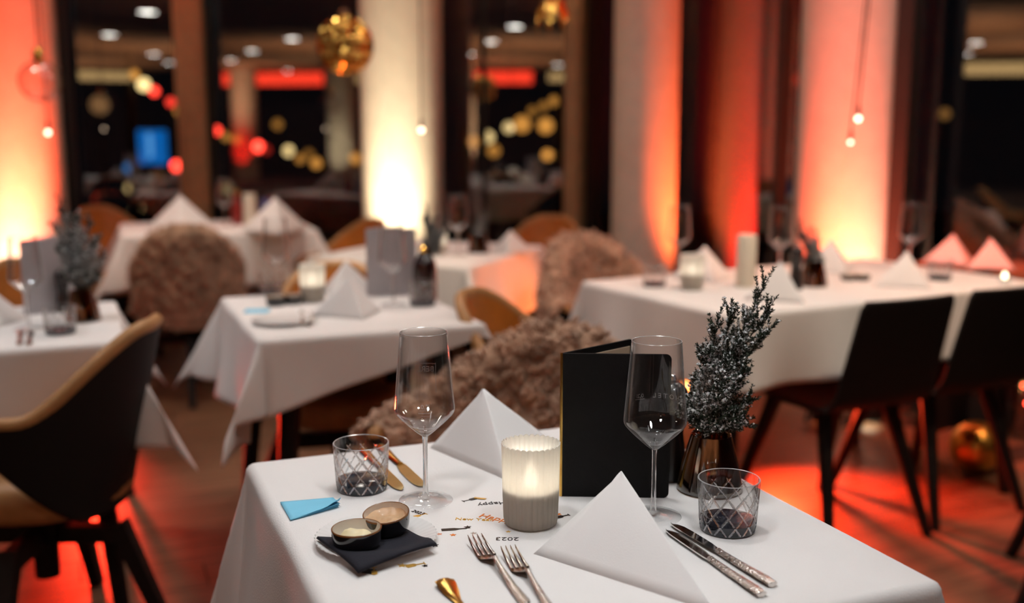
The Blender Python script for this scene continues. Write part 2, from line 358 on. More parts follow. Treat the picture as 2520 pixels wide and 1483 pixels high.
mullion('trim_9', 2226, 4.70, 0.075, 0.08, 'darkframe', R(-50)); mullion('trim_10', 1925, 5.05, 0.04, 0.06, 'darkframe', R(-56)); mullion('trim_11', 172, 6.62, 0.05, 0.1, 'darkframe', R(18))

def column(x, y, r, z1=CEIL):
    return struct(MB().lathe([(r, 0), (r, z1)], 64).build('column', M['plaster'], angle=60)).__setattr__('location', (x, y, 0))
column(-2.85, 6.3, 0.235); column(-0.635, 6.3, 0.235); column(1.52, 4.93, 0.225); column(0.72, 5.9, 0.175); column(1.37, 6.58, 0.12)
# ribbed right column cladding edge strips and columns at the far side of the room, seen only in the panes
for (x, y) in ((-9.2, -10.5), (-3.7, -9.0)):
    column(x, y, 0.3)
    lamp('uplight_or_fill_beam', 'SPOT', (x + 0.05, y + 0.6, 0.15), (x, y + 0.25, 1.6), 260, RED, 0.05, 80, 0.8)
lamp('uplight_or_fill_beam', 'SPOT', (-6.0, -7.4, 0.15), (-6.0, -7.75, 1.6), 200, CREAM, 0.05, 80, 0.8); column(-6.0, -8.0, 0.3)

# ledge board along the right-hand window
a = Vector((1.80, 4.52, 0)); b = Vector((2.75, 3.40, 0)); d = b - a; ang = math.atan2(d.y, d.x); mid = (a + b) / 2
lg = thing('ledge_table', 'narrow dark wooden ledge table along the window behind the black chairs', 'table', (mid.x, mid.y, 0), ang)
MB().box((0, 0, 0.70), (d.length, 0.36, 0.04)).build('tabletop', mat('ledge_wood', (0.22, 0.10, 0.05), 0.45, nscale=8, namt=0.3, stretch=(1, 8, 8)), lg, bevel=0.004)
for s in (-1, 1): MB().box((s * (d.length / 2 - 0.08), 0, 0.34), (0.05, 0.3, 0.68)).build('leg', M['blackwood'], lg)

# ceiling downlights (those with a beam above, real and added, and those that show in the panes)
dl = None
FIX = [(x, y) for (x, y, *_q) in SPOTS] + [(0.14, -2.77), (2.06, -6.87), (-6.74, -5.17), (-5.02, -2.63), (-8.74, -12.2), (-1.27, -1.11), (-2.08, -3.69), (-3.02, -6.58), (-1.84, -10.72),
       (-7.23, 3.21), (-9.56, 2.43), (-12.18, 1.57), (-15.05, 1.1), (-8.3, -7.8), (-11.5, -4.0), (3.2, -9.5)]
for k, (x, y) in enumerate(FIX):
    lab = 'round white ceiling downlight, some seen as bright spots mirrored in the window, some added'
    if dl is None:
        dl = thing('ceiling_downlight', lab, 'light', (x, y, CEIL), 0, 'ceiling downlights')
        MB().lathe([(0.105, 0), (0.125, 0), (0.128, -0.006), (0.105, -0.008), (0.105, 0)], 24).build('ring', M['porcelain'], dl)
        MB().lathe([(0.0001, -0.004), (0.105, -0.004)], 24).build('lens', M['down'], dl)
    else: dup(dl, (x, y, CEIL), 0, lab, 'ceiling downlights')
    if k >= len(SPOTS) and y > -9: lamp('downlight_or_fill_beam', 'SPOT', (x, y, CEIL - 0.03), (x, y, 0), 40, WARM, 0.07, 100, 0.6)

# lamp cans of the uplights and of the added spills
can = None
for k, (x, y, z, t, e, c, a) in enumerate(UPS):
    dv = (Vector(t) - Vector((x, y, z))).normalized()
    where = ['left column with orange glow', 'foot of the left column', 'cream column in the middle', 'orange column on the right', 'foot of the right orange column', 'pale half-orange column', 'thin red column outside the glass', 'floor beneath the long table', 'floor by the table with the snowy fir', 'orange-lit cloth of the small table, added spill light', 'fleece at the end of the long table, added spill light'][k]
    can = thing('uplight_or_fill_can', 'small black floor spotlight aimed at the ' + where, 'spotlight', (x, y, z), 0, 'floor spotlights')
    can.rotation_euler = dv.to_track_quat('Z', 'Y').to_euler()
    MB().lathe([(0.05, -0.12), (0.062, -0.11), (0.065, -0.015), (0.060, -0.015), (0.060, -0.03), (0.058, -0.1)], 20).build('housing', M['can'], can)
    MB().lathe([(0.0001, -0.05), (0.058, -0.05)], 20).build('lens', M['lens_r' if c[1] < 0.05 else ('lens_o' if c[1] < 0.3 else 'lens_w')], can)
    MB().bar((0.066, 0, -0.06), (0.09, 0, -0.15), 0.008).bar((-0.066, 0, -0.06), (-0.09, 0, -0.15), 0.008).build('bracket', M['can'], can)

p = at(930, 958, 0.0); t = thing('floor_glow_cube', 'pale yellow glowing cube standing in for uplit floor before the cream column', 'glow cube', (p.x, p.y + 0.12, 0), R(15))  # added cube whose glow stands in for the floor lit by the uplight
MB().box((0, 0, 0.10), (0.20, 0.20, 0.16)).build('shade', emit_mat('floor_glow_stand_in', (0.80, 0.66, 0.33), 0.75), t, bevel=0.012); MB().box((0, 0, 0.01), (0.17, 0.17, 0.02)).build('base', M['can'], t); MB().box((0, 0, 0.19), (0.15, 0.15, 0.02)).build('lid', M['can'], t)
# ------------------------------------------------------------------ tables and cloths
def table(label, c, rz, w, d, group='restaurant tables'):
    t = thing('dining_table', label, 'table', (c[0], c[1], 0), rz, group)
    MB().box((0, 0, 0.733), (w - 0.012, d - 0.012, 0.026)).build('tabletop', M['blackwood'], t, smooth=False)
    MB().box((0, 0, 0.69), (w - 0.16, d - 0.16, 0.05)).build('frame', M['blackwood'], t, smooth=False)
    for sx in (-1, 1):
        for sy in (-1, 1):
            MB().bar((sx * (w / 2 - 0.09), sy * (d / 2 - 0.09), 0.70), (sx * (w / 2 - 0.03), sy * (d / 2 - 0.03), 0.0), 0.032, 0.02, 8).build('leg', M['blackwood'], t)
    return t
def cloth(label, c, rz, w, d, drop, seed=0, flare=33, m='cloth', waves=1.0, group='white tablecloths', near=(1.0, 1.0)):
    rr = random.Random(seed); ph = [rr.uniform(0, 6.28) for _ in range(8)]
    def axis(h, n):
        inner = [h * (-1 + 2 * k / n) for k in range(n + 1)]
        ex = [0.004, 0.009, 0.015, 0.022, 0.03, 0.045] + [drop * (0.06 + 0.94 * (k / 14)) for k in range(3, 15)]
        ex = [e for e in ex if e <= drop + 1e-6]
        return [-h - e for e in reversed(ex)] + inner + [h + e for e in ex]
    hx, hy = w / 2, d / 2; X = axis(hx, 24); Y = axis(hy, 24); TZ = 0.7505; RO = 0.014
    def hang(r, th):                # outward and down distance of a strip of length r that leaves the edge
        q = RO * math.pi / 2
        if r < q: return RO * math.sin(r / RO), -RO * (1 - math.cos(r / RO))
        r2 = r - q
        return RO + r2 * math.sin(th), -RO - r2 * math.cos(th)
    vs = []
    for y in Y:
        for x in X:
            ax = max(0, abs(x) - hx); ay = max(0, abs(y) - hy) * ((near[0] + (near[1] - near[0]) * max(0, min(1, (x + hx) / w))) if y < 0 else 1.0); sx = 1 if x > 0 else -1; sy = 1 if y > 0 else -1
            if ax == 0 and ay == 0:
                z = 0.0006 * noise.noise(Vector((x * 7, y * 7, seed))); vs.append((x, y, TZ + z)); continue
            if ax > 0 and ay > 0:
                r = math.hypot(ax, ay); f = math.atan2(ay, ax); s2 = math.sin(2 * f)
                rr_ = min(r, drop * 1.42); th = R(5) + R(flare) * s2 ** 1.15
                o, z = hang(rr_, th)
                fx = f + 0.35 * math.sin(4 * f) * min(1, r / drop)
                vs.append((sx * (hx + o * math.cos(fx)), sy * (hy + o * math.sin(fx)), TZ + z))
            elif ax > 0:
                th = R(5) + R(4) * waves * math.sin(y * 13 + ph[0] + sx) * min(1, ax / drop); o, z = hang(ax, th)
                o += waves * 0.012 * (ax / drop) * math.sin(y * 21 + ph[1] + sx); vs.append((sx * (hx + o), y, TZ + z))
            else:
                th = R(5) + R(4) * waves * math.sin(x * 12 + ph[2] + sy) * min(1, ay / drop); o, z = hang(ay, th)
                o += waves * 0.012 * (ay / drop) * math.sin(x * 19 + ph[3] + sy); vs.append((x, sy * (hy + o), TZ + z))
    nx, ny = len(X), len(Y)
    mb = MB().add(vs, [(j * nx + i, j * nx + i + 1, (j + 1) * nx + i + 1, (j + 1) * nx + i) for j in range(ny - 1) for i in range(nx - 1)])
    o = mb.build('tablecloth', M[m], angle=0); o.location = (c[0], c[1], 0); o.rotation_euler = (0, 0, rz)
    so = o.modifiers.new('thickness', 'SOLIDIFY'); so.thickness = 0.0012; so.offset = 1
    return tag(o, label, 'tablecloth', group)

TAB = dict(front=((0.042, 1.407), R(22.1), 0.66, 0.74, 0.30), t2=((-0.483, 3.054), R(22), 0.58, 0.70, 0.27), t3=((-1.41, 2.77), R(22), 0.70, 0.64, 0.27),
           t4=((1.01, 3.618), R(29), 1.32, 0.75, 0.23), t5=((-0.344, 4.512), R(-23), 0.70, 0.75, 0.27), t6=((-1.55, 5.62), R(20), 0.92, 0.72, 0.27))
names = dict(front='nearest table, set with the ribbed candle and blue note', t2='middle table behind the left wine glass, by fleece chairs', t3='table at the left edge beside the brown armchair',
             t4='long table with two black chairs before the orange column', t5='small table by the cream column, one side orange-lit', t6='far table at the window between orange armchairs')
short = names
for k, (c, rz, w_, d_, dr) in TAB.items():
    table('dark wooden table beneath the linen: ' + short[k], c, rz, w_, d_)
    cloth('white linen cloth: ' + names[k], c, rz, w_, d_, dr, seed=hash(names[k][:9]) % 7 if False else len(names[k]) % 7, flare=dict(front=15, t2=30, t4=14).get(k, 30), near=(0.74, 0.16) if k == 't2' else (1.0, 1.0))

# ------------------------------------------------------------------ armchairs with a wrap-round shell (front = +Y)
def shell_pt(a, v, off=0.0):        # a: angle from the middle of the back, v: 0 lower edge .. 1 top edge
    aa = abs(a); A = R(98)
    s = max(0, min(1, (aa - R(10)) / R(66))); s = s * s * (3 - 2 * s)
    top = 0.80 - 0.185 * s 
    q = max(0, min(1, (aa - R(40)) / R(58))); bot = 0.37 + 0.20 * q ** 1.3
    e = max(0, (aa - R(86)) / R(12)); bot += 0.02 * e; top -= 0.02 * e
    z = bot + (top - bot) * v
    lean = (z - 0.37) * (0.26 if True else 0)
    rx = 0.245 + lean * 0.45 + off; ry = 0.235 + lean * (1.0 - 0.5 * s) + off
    return Vector((math.sin(a) * rx * 1.12, -math.cos(a) * ry + 0.02, z))
def grid(mb, fn, nu, nv, flip=False):
    vs = [fn(i / (nu - 1), j / (nv - 1)) for i in range(nu) for j in range(nv)]
    fs = [(i * nv + j, (i + 1) * nv + j, (i + 1) * nv + j + 1, i * nv + j + 1) for i in range(nu - 1) for j in range(nv - 1)]
    mb.add(vs, [f[::-1] for f in fs] if flip else fs); return mb
AMAX = R(98)
def armchair(label, loc, rz):
    t = thing('armchair', label, 'chair', (*loc, 0), rz, 'wrap-round armchairs')
    ang = lambda u: -AMAX + 2 * AMAX * u
    o = MB(); grid(o, lambda u, v: shell_pt(ang(u), v), 49, 10)
    oo = o.build('outer_shell', M['blackshell'], t, angle=0)
    i = MB(); grid(i, lambda u, v: shell_pt(ang(u), v, -0.03) + Vector((0, 0, 0.002)), 49, 10); i.build('inner_lining', M['leather'], t, angle=0)
    p = MB(); pts = [(shell_pt(ang(u / 48), 1) + shell_pt(ang(u / 48), 1, -0.03)) / 2 for u in range(49)]
    low = [(shell_pt(ang(1), v / 6) + shell_pt(ang(1), v / 6, -0.03)) / 2 for v in range(6, -1, -1)]
    lowl = [Vector((-q.x, q.y, q.z)) for q in reversed(low)]
    under = [(shell_pt(ang(u / 48), 0) + shell_pt(ang(u / 48), 0, -0.03)) / 2 for u in range(48, -1, -1)]
    p.tube(lowl[:-1] + pts + low[1:], 0.0185, 8); p.build('piping', M['tan'], t, angle=0)
    MB().tube(under, 0.017, 8).build('lower_edge', M['blackshell'], t, angle=0)
    s = MB(); prof = [(0.0001, 0.36), (0.22, 0.36), (0.245, 0.385), (0.245, 0.43), (0.225, 0.455), (0.15, 0.462), (0.0001, 0.465)]
    s.lathe(prof, 40, (0, 0.04, 0), lambda a, r, z: 1.0 + 0.08 * math.sin(a) ** 8 + 0.06 * abs(math.sin(2 * a)) ** 2); s.build('seat', M['tan'], t, angle=50)
    MB().box((0, 0.03, 0.31), (0.10, 0.10, 0.10)).lathe([(0.035, 0.16), (0.035, 0.30)], 16, (0, 0.03, 0)).build('hub', M['blackwood'], t, smooth=False)
    MB().box((0, 0.03, 0.275), (0.47, 0.045, 0.05)).build('crossbar', M['blackwood'], t, smooth=False, bevel=0.004)
    MB().box((0, 0.03, 0.272), (0.045, 0.47, 0.044)).build('crossbar', M['blackwood'], t, smooth=False, bevel=0.004)
    for (x, y) in ((0.235, 0.03), (-0.235, 0.03), (0, 0.265), (0, -0.205)):
        dx, dy = x, y - 0.03; n_ = math.hypot(dx, dy); dx /= n_; dy /= n_
        MB().bar((x - dx * 0.02, y - dy * 0.02, 0.295), (x + dx * 0.115, y + dy * 0.115, 0.0), 0.034, 0.024).build('leg', M['blackwood'], t, smooth=False)
    return t
def face(dx, dy): return math.atan2(dy, dx) - math.pi / 2
ac = armchair('black and cognac armchair with leather piping pulled up to the table at the left edge', (-1.14, 2.56), face(-1, 0.0)); ac.scale = (0.86, 0.86, 1)
def chair2(x, y, rz, lab): return dup(ac, (x, y, 0), rz, lab)
chair2(-2.20, 6.05, face(0.75, -0.6), 'orange leather armchair by the window behind the far white table, nearest the orange column')
chair2(-0.88, 5.2, face(-0.75, -0.65), 'orange leather armchair between the far table and the cream column')
chair2(0.12, 5.35, face(-0.35, -0.93), 'orange leather armchair behind the small orange-lit table')
chair2(-1.62, 3.52, face(0.35, -0.93), 'tan leather armchair just behind the snowy fir vase of the left table')
chair2(0.12, 2.92, face(0.93, -0.37), 'tan armchair pushed in at the right end of the middle table')
chair2(-0.56, 3.40, face(0.2, -0.98), 'dark armchair on the window side of the middle table, mostly hidden')
f1 = chair2(-0.07, 2.24, face(-0.65, -0.76), 'armchair under the big curly fleece across the nearest table')
f2 = chair2(0.40, 4.12, face(0.485, -0.875), 'armchair under the fleece at the left end of the long table')
f3 = chair2(-1.52, 5.02, face(-0.25, 0.97), 'armchair under the hanging brown fleece before the far table')

# ------------------------------------------------------------------ sheepskins draped over those armchairs
def fleece(label, chair, seed, a0, a1, hang_out, locks, lk=0.032):
    rr = random.Random(seed)
    def P(u, v):                    # v 0: seat .. 0.5: over the top .. 1: hanging outside
        a = a0 + (a1 - a0) * u
        wob = 0.06 * noise.noise(Vector((u * 3, seed, 2.1)))
        if v < 0.45:
            k = v / 0.45; p = shell_pt(a, 0.25 + 0.75 * k, -0.055)
        elif v < 0.6:
            k = (v - 0.45) / 0.15; q = shell_pt(a, 1, -0.055); r_ = shell_pt(a, 1, 0.03); p = q.lerp(r_, k); p.z += 0.02 * math.sin(math.pi * k)
        else:
            k = (v - 0.6) / 0.4; p = shell_pt(a, 1 - k * (hang_out + wob), 0.03 + 0.02 * k)
        return p
    def N_(u, v):
        e = 0.01; p = P(u, v); du = P(min(1, u + e), v) - P(max(0, u - e), v); dv = P(u, min(1, v + e)) - P(u, max(0, v - e))
        n = du.cross(dv); n.normalize()
        return n
    s0 = 1 if N_(0.5, 0.52).z > 0 else -1
    t_scale = tuple(chair.scale); t = thing('sheepskin', label, 'sheepskin', chair.location, chair.rotation_euler.z, 'sheepskins on armchairs')
    t.scale = t_scale; mb = MB()
    def D(u, v):
        p = P(u, v); n = N_(u, v) * s0
        edge = min(u, 1 - u, v, 1 - v) * 8; edge = min(1, edge)
        h = 0.018 + 0.020 * noise.fractal(p * 26 + Vector((seed, 0, 0)), 0.8, 2.0, 3) + 0.010 * noise.noise(p * 60)
        return p + n * h * edge
    grid(mb, D, 90, 90); o = mb.build('hide', M['fleece'], t, angle=0)
    k = MB()
    for _ in range(locks):
        u, v = rr.random(), rr.random(); p = D(u, v); n = N_(u, v) * s0
        d = (n + Vector((rr.gauss(0, .5), rr.gauss(0, .5), rr.gauss(-.25, .45)))).normalized()
        s = Vector((rr.gauss(0, 1), rr.gauss(0, 1), rr.gauss(0, 1))).normalized()
        l = lk * rr.uniform(0.6, 1.3); d2 = d.cross(s).normalized(); tn = rr.uniform(0.9, 1.7); q0 = rr.uniform(0, 6.28); cr = l * rr.uniform(0.22, 0.36)
        pts = []
        for w_ in range(6):
            t_ = w_ / 5; an = q0 + t_ * 6.28 * tn
            pts.append(p - n * 0.006 + d * l * t_ * 0.8 + (s * math.cos(an) + d2 * math.sin(an)) * cr * min(1, t_ * 2.2))
        k.tube(pts, [l * 0.17, l * 0.19, l * 0.18, l * 0.16, l * 0.12, l * 0.05], 5, True)
    lo = k.build('wool', M['lock'], t, angle=0); lo['kind'] = 'stuff'
    return t
f1.scale = (0.97, 0.97, 0.97)
fleece('large curly greige sheepskin over the armchair across the nearest table', f1, 3, R(-96), R(96), 0.75, 7000, 0.022)
fleece('orange-lit curly sheepskin over the armchair at the left end of the long table', f2, 5, R(-96), R(96), 0.9, 3500, 0.026)
fleece('smooth brown sheepskin hanging over the armchair back before the far table', f3, 8, R(-62), R(62), 1.0, 500, 0.025)

# ------------------------------------------------------------------ black side chairs (front = +Y)
def side_chair(label, loc, rz):
    t = thing('side_chair', label, 'chair', (*loc, 0), rz, 'black side chairs at the long table')
    def S(u, v, off):               # seat shell: v 0 front edge .. 0.5 bend .. 1 top of the back
        x = (u - 0.5)
        if v < 0.45: k = v / 0.45; y = 0.24 - 0.40 * k; z = 0.455 - 0.02 * k - 0.012 * math.sin(math.pi * k); wd = 0.42
        elif v < 0.6: k = (v - 0.45) / 0.15; th = k * R(78); y = -0.16 - 0.065 * math.sin(th); z = 0.435 + 0.065 * (1 - math.cos(th)); wd = 0.42 - 0.03 * k
        else: k = (v - 0.6) / 0.4; y = -0.2236 - 0.075 * k; z = 0.4865 + 0.295 * k; wd = 0.39 - 0.03 * k
        c = 0.5 * (2 * x) ** 2
        e = 1.0 if v < 0.97 else 1 - 0.06 * ((v - 0.97) / 0.03) ** 2
        y += (0.035 * c * (1 if v > 0.5 else 0)); z += 0.012 * c * (1 if v < 0.5 else 0)
        return Vector((x * wd * e, y + off * 0.7, z + off * 0.5))
    MB_s = MB(); nu, nv = 13, 16
    grid(MB_s, lambda u, v: S(u, v * 0.52, 0), nu, nv); so = MB_s.build('seat', M['blackshell'], t, angle=0)
    b = MB(); grid(b, lambda u, v: S(u, 0.52 + v * 0.48, 0), nu, nv); bo = b.build('backrest', M['blackshell'], t, angle=0)
    for o in (so, bo):
        md = o.modifiers.new('thick', 'SOLIDIFY'); md.thickness = 0.014; md.offset = 0
        bv = o.modifiers.new('bevel', 'BEVEL'); bv.width = 0.004; bv.segments = 2; bv.limit_method = 'ANGLE'; bv.angle_limit = R(60)
    MB().box((0, 0.03, 0.415), (0.30, 0.26, 0.022)).build('under_frame', M['blackwood'], t, smooth=False, bevel=0.003)
    for sx in (-1, 1):
        for sy, yy in ((1, 0.13), (-1, -0.09)):
            MB().bar((sx * 0.13, yy, 0.42), (sx * 0.20, yy + sy * 0.13, 0.0), 0.026, 0.016, 8).build('leg', M['blackwood'], t)
    return t
sc1 = side_chair('black side chair at the long table, the one next to the frosted fir', (1.03, 3.33), face(-0.44, 0.90))
dup(sc1, (1.43, 3.55, 0), face(-0.44, 0.90), 'black side chair at the long table, nearest the right edge of the picture')
dup(sc1, (1.66, 2.78, 0), face(-0.93, 0.37), 'black side chair whose dark leg just enters at the bottom right corner')
TT = 0.7515                        # top of the linen
# ------------------------------------------------------------------ lettering
def text_mesh(s, size, m, extrude=0.0, name='lettering'):
    cu = bpy.data.curves.new('lettering', 'FONT'); cu.body = s; cu.size = size; cu.align_x = 'CENTER'; cu.align_y = 'CENTER'; cu.extrude = extrude; cu.resolution_u = 3
    o = bpy.data.objects.new('lettering', cu); C.objects.link(o); bpy.context.view_layer.update()
    me = bpy.data.meshes.new_from_object(o.evaluated_get(bpy.context.evaluated_depsgraph_get()))
    bpy.data.objects.remove(o); me.name = name; me.materials.clear(); me.materials.append(m); return me
def bend(me, radius_fn, z0, a0, mirror=False):   # wraps a flat lettering mesh round a glass (x along the girth, y up)
    for v in me.vertices:
        x, y = v.co.x, v.co.y
        z = z0 + y; r = radius_fn(z) + 0.0004; a = a0 + x / r
        v.co = (r * math.cos(a), r * math.sin(a), z)
    me.update(); return me

# ------------------------------------------------------------------ wine glasses
BOWL_O = [(0.0042, 0.094), (0.0075, 0.0965), (0.0125, 0.1005), (0.0215, 0.1085), (0.031, 0.1175), (0.0385, 0.1255), (0.0412, 0.1295), (0.0420, 0.1335), (0.0418, 0.139), (0.0400, 0.160), (0.0378, 0.187), (0.0354, 0.215), (0.0334, 0.2425)]
def bowl_r(z):
    for (r0, z0), (r1, z1) in zip(BOWL_O, BOWL_O[1:]):
        if z0 <= z <= z1: return r0 + (r1 - r0) * (z - z0) / (z1 - z0)
    return 0.04
def smooth_prof(p, n=4):
    out = []
    for i in range(len(p) - 1):
        p0, p1, p2, p3 = p[max(i - 1, 0)], p[i], p[i + 1], p[min(i + 2, len(p) - 1)]
        for k in range(n):
            t = k / n
            out.append(tuple(0.5 * (2 * p1[j] + (p2[j] - p0[j]) * t + (2 * p0[j] - 5 * p1[j] + 4 * p2[j] - p3[j]) * t * t + (3 * p1[j] - p0[j] - 3 * p2[j] + p3[j]) * t ** 3) for j in (0, 1)))
    out.append(p[-1]); return out
bo_ = smooth_prof(BOWL_O); inner = [(r - 0.0009, z + (0.0 if z > 0.11 else 0.002)) for r, z in bo_ if z > 0.100]
def rimmed(b):
    for i, f in enumerate(b.f):
        if min(b.v[q][2] for q in f) > 0.2405: b.mi[i] = 1
    return b
glass_me = [
    ('bowl', rimmed(MB().lathe(bo_ + [(0.0330, 0.2429)] + list(reversed(inner)) + [(0.004, inner[0][1] - 0.0022), (0.0001, inner[0][1] - 0.0028)], 72)).mesh('bowl', [M['bowlglass'], M['rimglass']], angle=50)),
    ('stem', MB().lathe(smooth_prof([(0.0046, 0.0085), (0.0038, 0.016), (0.0034, 0.03), (0.0033, 0.06), (0.0035, 0.085), (0.0042, 0.094)]), 32).mesh('stem', M['glass'], angle=0)),
    ('foot', MB().lathe([(0.0001, 0.0), (0.0375, 0.0), (0.0382, 0.0007), (0.0375, 0.0015), (0.026, 0.0028), (0.013, 0.0048), (0.0075, 0.0066), (0.0046, 0.0085)], 72).mesh('foot', M['bowlglass'], angle=60))]
def wineglass(label, p, group='wine glasses', rz=0):
    t = thing('wine_glass', label, 'glass', (p[0], p[1], TT), rz, group)
    for nme, me in glass_me: obj(nme, me, t)
    return t
wgl = wineglass('empty stemmed wine glass on the nearest table between the cut tumbler and the folded napkin', at(1048, 1233))
wgr = wineglass('empty stemmed wine glass standing in front of the black menu', at(1607, 1272))
def view_angle(o): return math.atan2(-o.location.y, -o.location.x)
va = view_angle(wgl)
def add_mark(par, me, nm, z0, a0): obj(nm, bend(me, bowl_r, z0, a0), par)
add_mark(wgl, text_mesh('0,2l', 0.0085, M['etch']), 'capacity_mark', 0.1465, va + 0.02)
ln = MB().box((0, 0, 0), (0.0155, 0.0005, 0.0001)); ln.box((0, -0.0038, 0), (0.018, 0.0016, 0.0001)).box((0.0, -0.0072, 0), (0.010, 0.0010, 0.0001))
# the two rows of tiny print are made of short strokes
ln = MB().box((0, 0, 0), (0.0155, 0.0005, 0.0001))
for k in range(9): ln.box((-0.0085 + k * 0.0021, -0.0036, 0), (0.0012, 0.0015, 0.0001))
for k in range(5): ln.box((-0.004 + k * 0.002, -0.0075, 0), (0.0010, 0.0011, 0.0001))
add_mark(wgl, ln.mesh('capacity_line', M['etch'], False), 'capacity_line', 0.1415, va + 0.02)
# logo print on the far side of the bowl: seen from behind, so mirrored
lg_ = text_mesh('BERL', 0.0115, M['etch']); add_mark(wgl, lg_, 'logo_print', 0.181, va + math.pi - 0.06)
fr = MB()
for k in range(13): fr.box((-0.0130 + k * 0.0022, 0.0085, 0), (0.0023, 0.0006, 0.0001))
for k in range(14): fr.box((-0.0145, 0.0085 - k * 0.0032, 0), (0.0006, 0.0034, 0.0001))
add_mark(wgl, fr.mesh('logo_frame', M['etch'], False), 'logo_frame', 0.181, va + math.pi - 0.06)
va = view_angle(wgr)
add_mark(wgr, text_mesh('0,2l', 0.0080, M['etch']), 'capacity_mark', 0.158, va + math.pi + 0.55)
l2 = MB()
for k in range(6): l2.box((-0.006 + k * 0.0024, 0, 0), (0.0025, 0.0005, 0.0001))
add_mark(wgr, l2.mesh('capacity_line', M['etch'], False), 'capacity_line', 0.1535, va + math.pi + 0.55)
add_mark(wgr, text_mesh('H O T E L', 0.0095, M['etch']), 'logo_print', 0.158, va + math.pi - 0.40)

# ------------------------------------------------------------------ cut tumblers
TH = 0.0705
def tum_r(z): return 0.0362 + (0.0408 - 0.0362) * (z / TH) ** 0.8
def cut(a, z):                      # depth of the diamond cuts
    if z < 0.002 or z > 0.0585: return 0
    NR = 12; q = a * NR / (2 * math.pi); h = z / 0.0265
    def g(x):
        x = abs((x % 1) - 0.5) * 2      # 1 at the groove
        return max(0, (x - 0.80) / 0.20)
    fade = min(1, (0.0585 - z) / 0.008, (z - 0.002) / 0.002)
    scall = 1.0
    return 0.0017 * max(g(q + h), g(q - h)) * fade
def tumbler_meshes():
    n, nz = 320, 74; vs = []; fs = []
    zs = [0.0008 + (0.0595 - 0.0008) * k / (nz - 1) for k in range(nz)]
    for z in zs:
        for k in range(n):
            a = 2 * math.pi * k / n; r = tum_r(z) - cut(a, z) - (0.0012 * max(0, 1 - z / 0.003) if z < 0.003 else 0)
            vs.append((r * math.cos(a), r * math.sin(a), z))
    fs = [(i * n + k, i * n + (k + 1) % n, (i + 1) * n + (k + 1) % n, (i + 1) * n + k) for i in range(nz - 1) for k in range(n)]
    split = 17; deep = [cut(2 * math.pi * (k + 0.5) / n, (zs[i] + zs[i + 1]) / 2) > 0.0003 for i in range(nz - 1) for k in range(n)]
    zt = zs[-1]; zb = zs[split]
    wall = MB()
    for g_ in (False, True):
        wall.cur = 1 if g_ else 0; sel = [tuple(q - split * n for q in f) for f, d in zip(fs, deep) if min(f) >= split * n and d == g_]
        o = len(wall.v) if g_ else 0
        if not g_: wall.add(vs[split * n:], sel)
        else: wall.f += sel; wall.mi += [1] * len(sel)
    wall.cur = 0
    wall.lathe([(tum_r(zt), zt), (tum_r(0.066), 0.066), (tum_r(0.0695) - 0.0002, 0.0695), (0.0398, TH), (0.0386, TH - 0.0006), (0.0380, 0.064), (0.0365, 0.045), (0.0345, 0.026), (0.0325, 0.0190)], n)
    nf = len(wall.f) - 8 * n; wall.mi[nf + 2 * n: nf + 4 * n] = [2] * (2 * n)
    b2 = MB()
    for g_ in (False, True):
        sel = [f for f, d in zip(fs, deep) if max(f) < (split + 1) * n and d == g_]
        if not g_: b2.add(vs[:(split + 1) * n], sel)
        else: b2.f += sel; b2.mi += [1] * len(sel)
    b2.lathe([(tum_r(zb), zb), (0.0330, zb + 0.0008), (0.027, zb + 0.002), (0.018, zb + 0.0035), (0.0001, zb + 0.004)], n); b2.lathe([(0.0001, 0.0008), (tum_r(0) - 0.0012, 0.0008)], n)
    return wall.mesh('wall', [M['bowlglass'], M['groove'], M['rimglass']], angle=25), b2.mesh('base', [M['smoke'], M['groove_dark']], angle=25)
tw, tb = tumbler_meshes()
def tumbler(label, p, rz=0, group='cut glass tumblers'):
    t = thing('tumbler', label, 'glass', (p[0], p[1], TT), rz, group)
    obj('wall', tw, t); b = obj('base', tb, t); b['label'] = 'smoky dark glass base'
    return t
tul = tumbler('diamond-cut tumbler with smoky base beside the two small gold knives', at(891, 1204), 0.1)
tur = tumbler('diamond-cut tumbler with smoky base beside the hammered knives, in front of the fir vase', at(1790, 1304), 0.33)

# ------------------------------------------------------------------ ribbed candle holders
def candle_meshes():
    n = 288; NR = 30
    fo = lambda a, r, z: 1 + 0.034 * (abs(math.cos(a * NR / 2)) - 0.6)
    H_ = 0.112
    b = MB(); pr = [(0.022, 0.0), (0.030, 0.0006), (0.0345, 0.004), (0.0358, 0.010), (0.0372, 0.05), (0.0384, H_ - 0.003), (0.0386, H_ - 0.0006)]
    inn = [(0.0374, H_), (0.0362, H_ - 0.0006), (0.0356, H_ - 0.004), (0.0348, 0.05), (0.0338, 0.012), (0.030, 0.006), (0.0001, 0.005)]
    b.lathe([(0.0001, 0.0)] + pr + inn, n, fn=fo)
    for i, q in enumerate(b.v):
        if q[2] > H_ - 0.0045:
            a = math.atan2(q[1], q[0]); b.v[i] = (q[0], q[1], q[2] + 0.0024 * (abs(math.cos(a * NR / 2)) - 0.6) * min(1, (q[2] - H_ + 0.0045) / 0.003))
    wx = MB().lathe([(0.0001, 0.006), (0.030, 0.0065), (0.0333, 0.013), (0.0342, 0.048), (0.0335, 0.0505), (0.020, 0.0495), (0.0001, 0.049)], 48)
    fl_ = MB().lathe([(0.0001, 0.051), (0.007, 0.053), (0.0095, 0.060), (0.0085, 0.069), (0.005, 0.080), (0.0001, 0.090)], 16)
    wk = MB().bar((0, 0, 0.049), (0.0005, 0, 0.0575), 0.0007, n=6)
    return b.mesh('holder', M['frosted'], angle=35), wx.mesh('wax', M['wax']), fl_.mesh('flame', M['flame']), wk.mesh('wick', M['cord'])
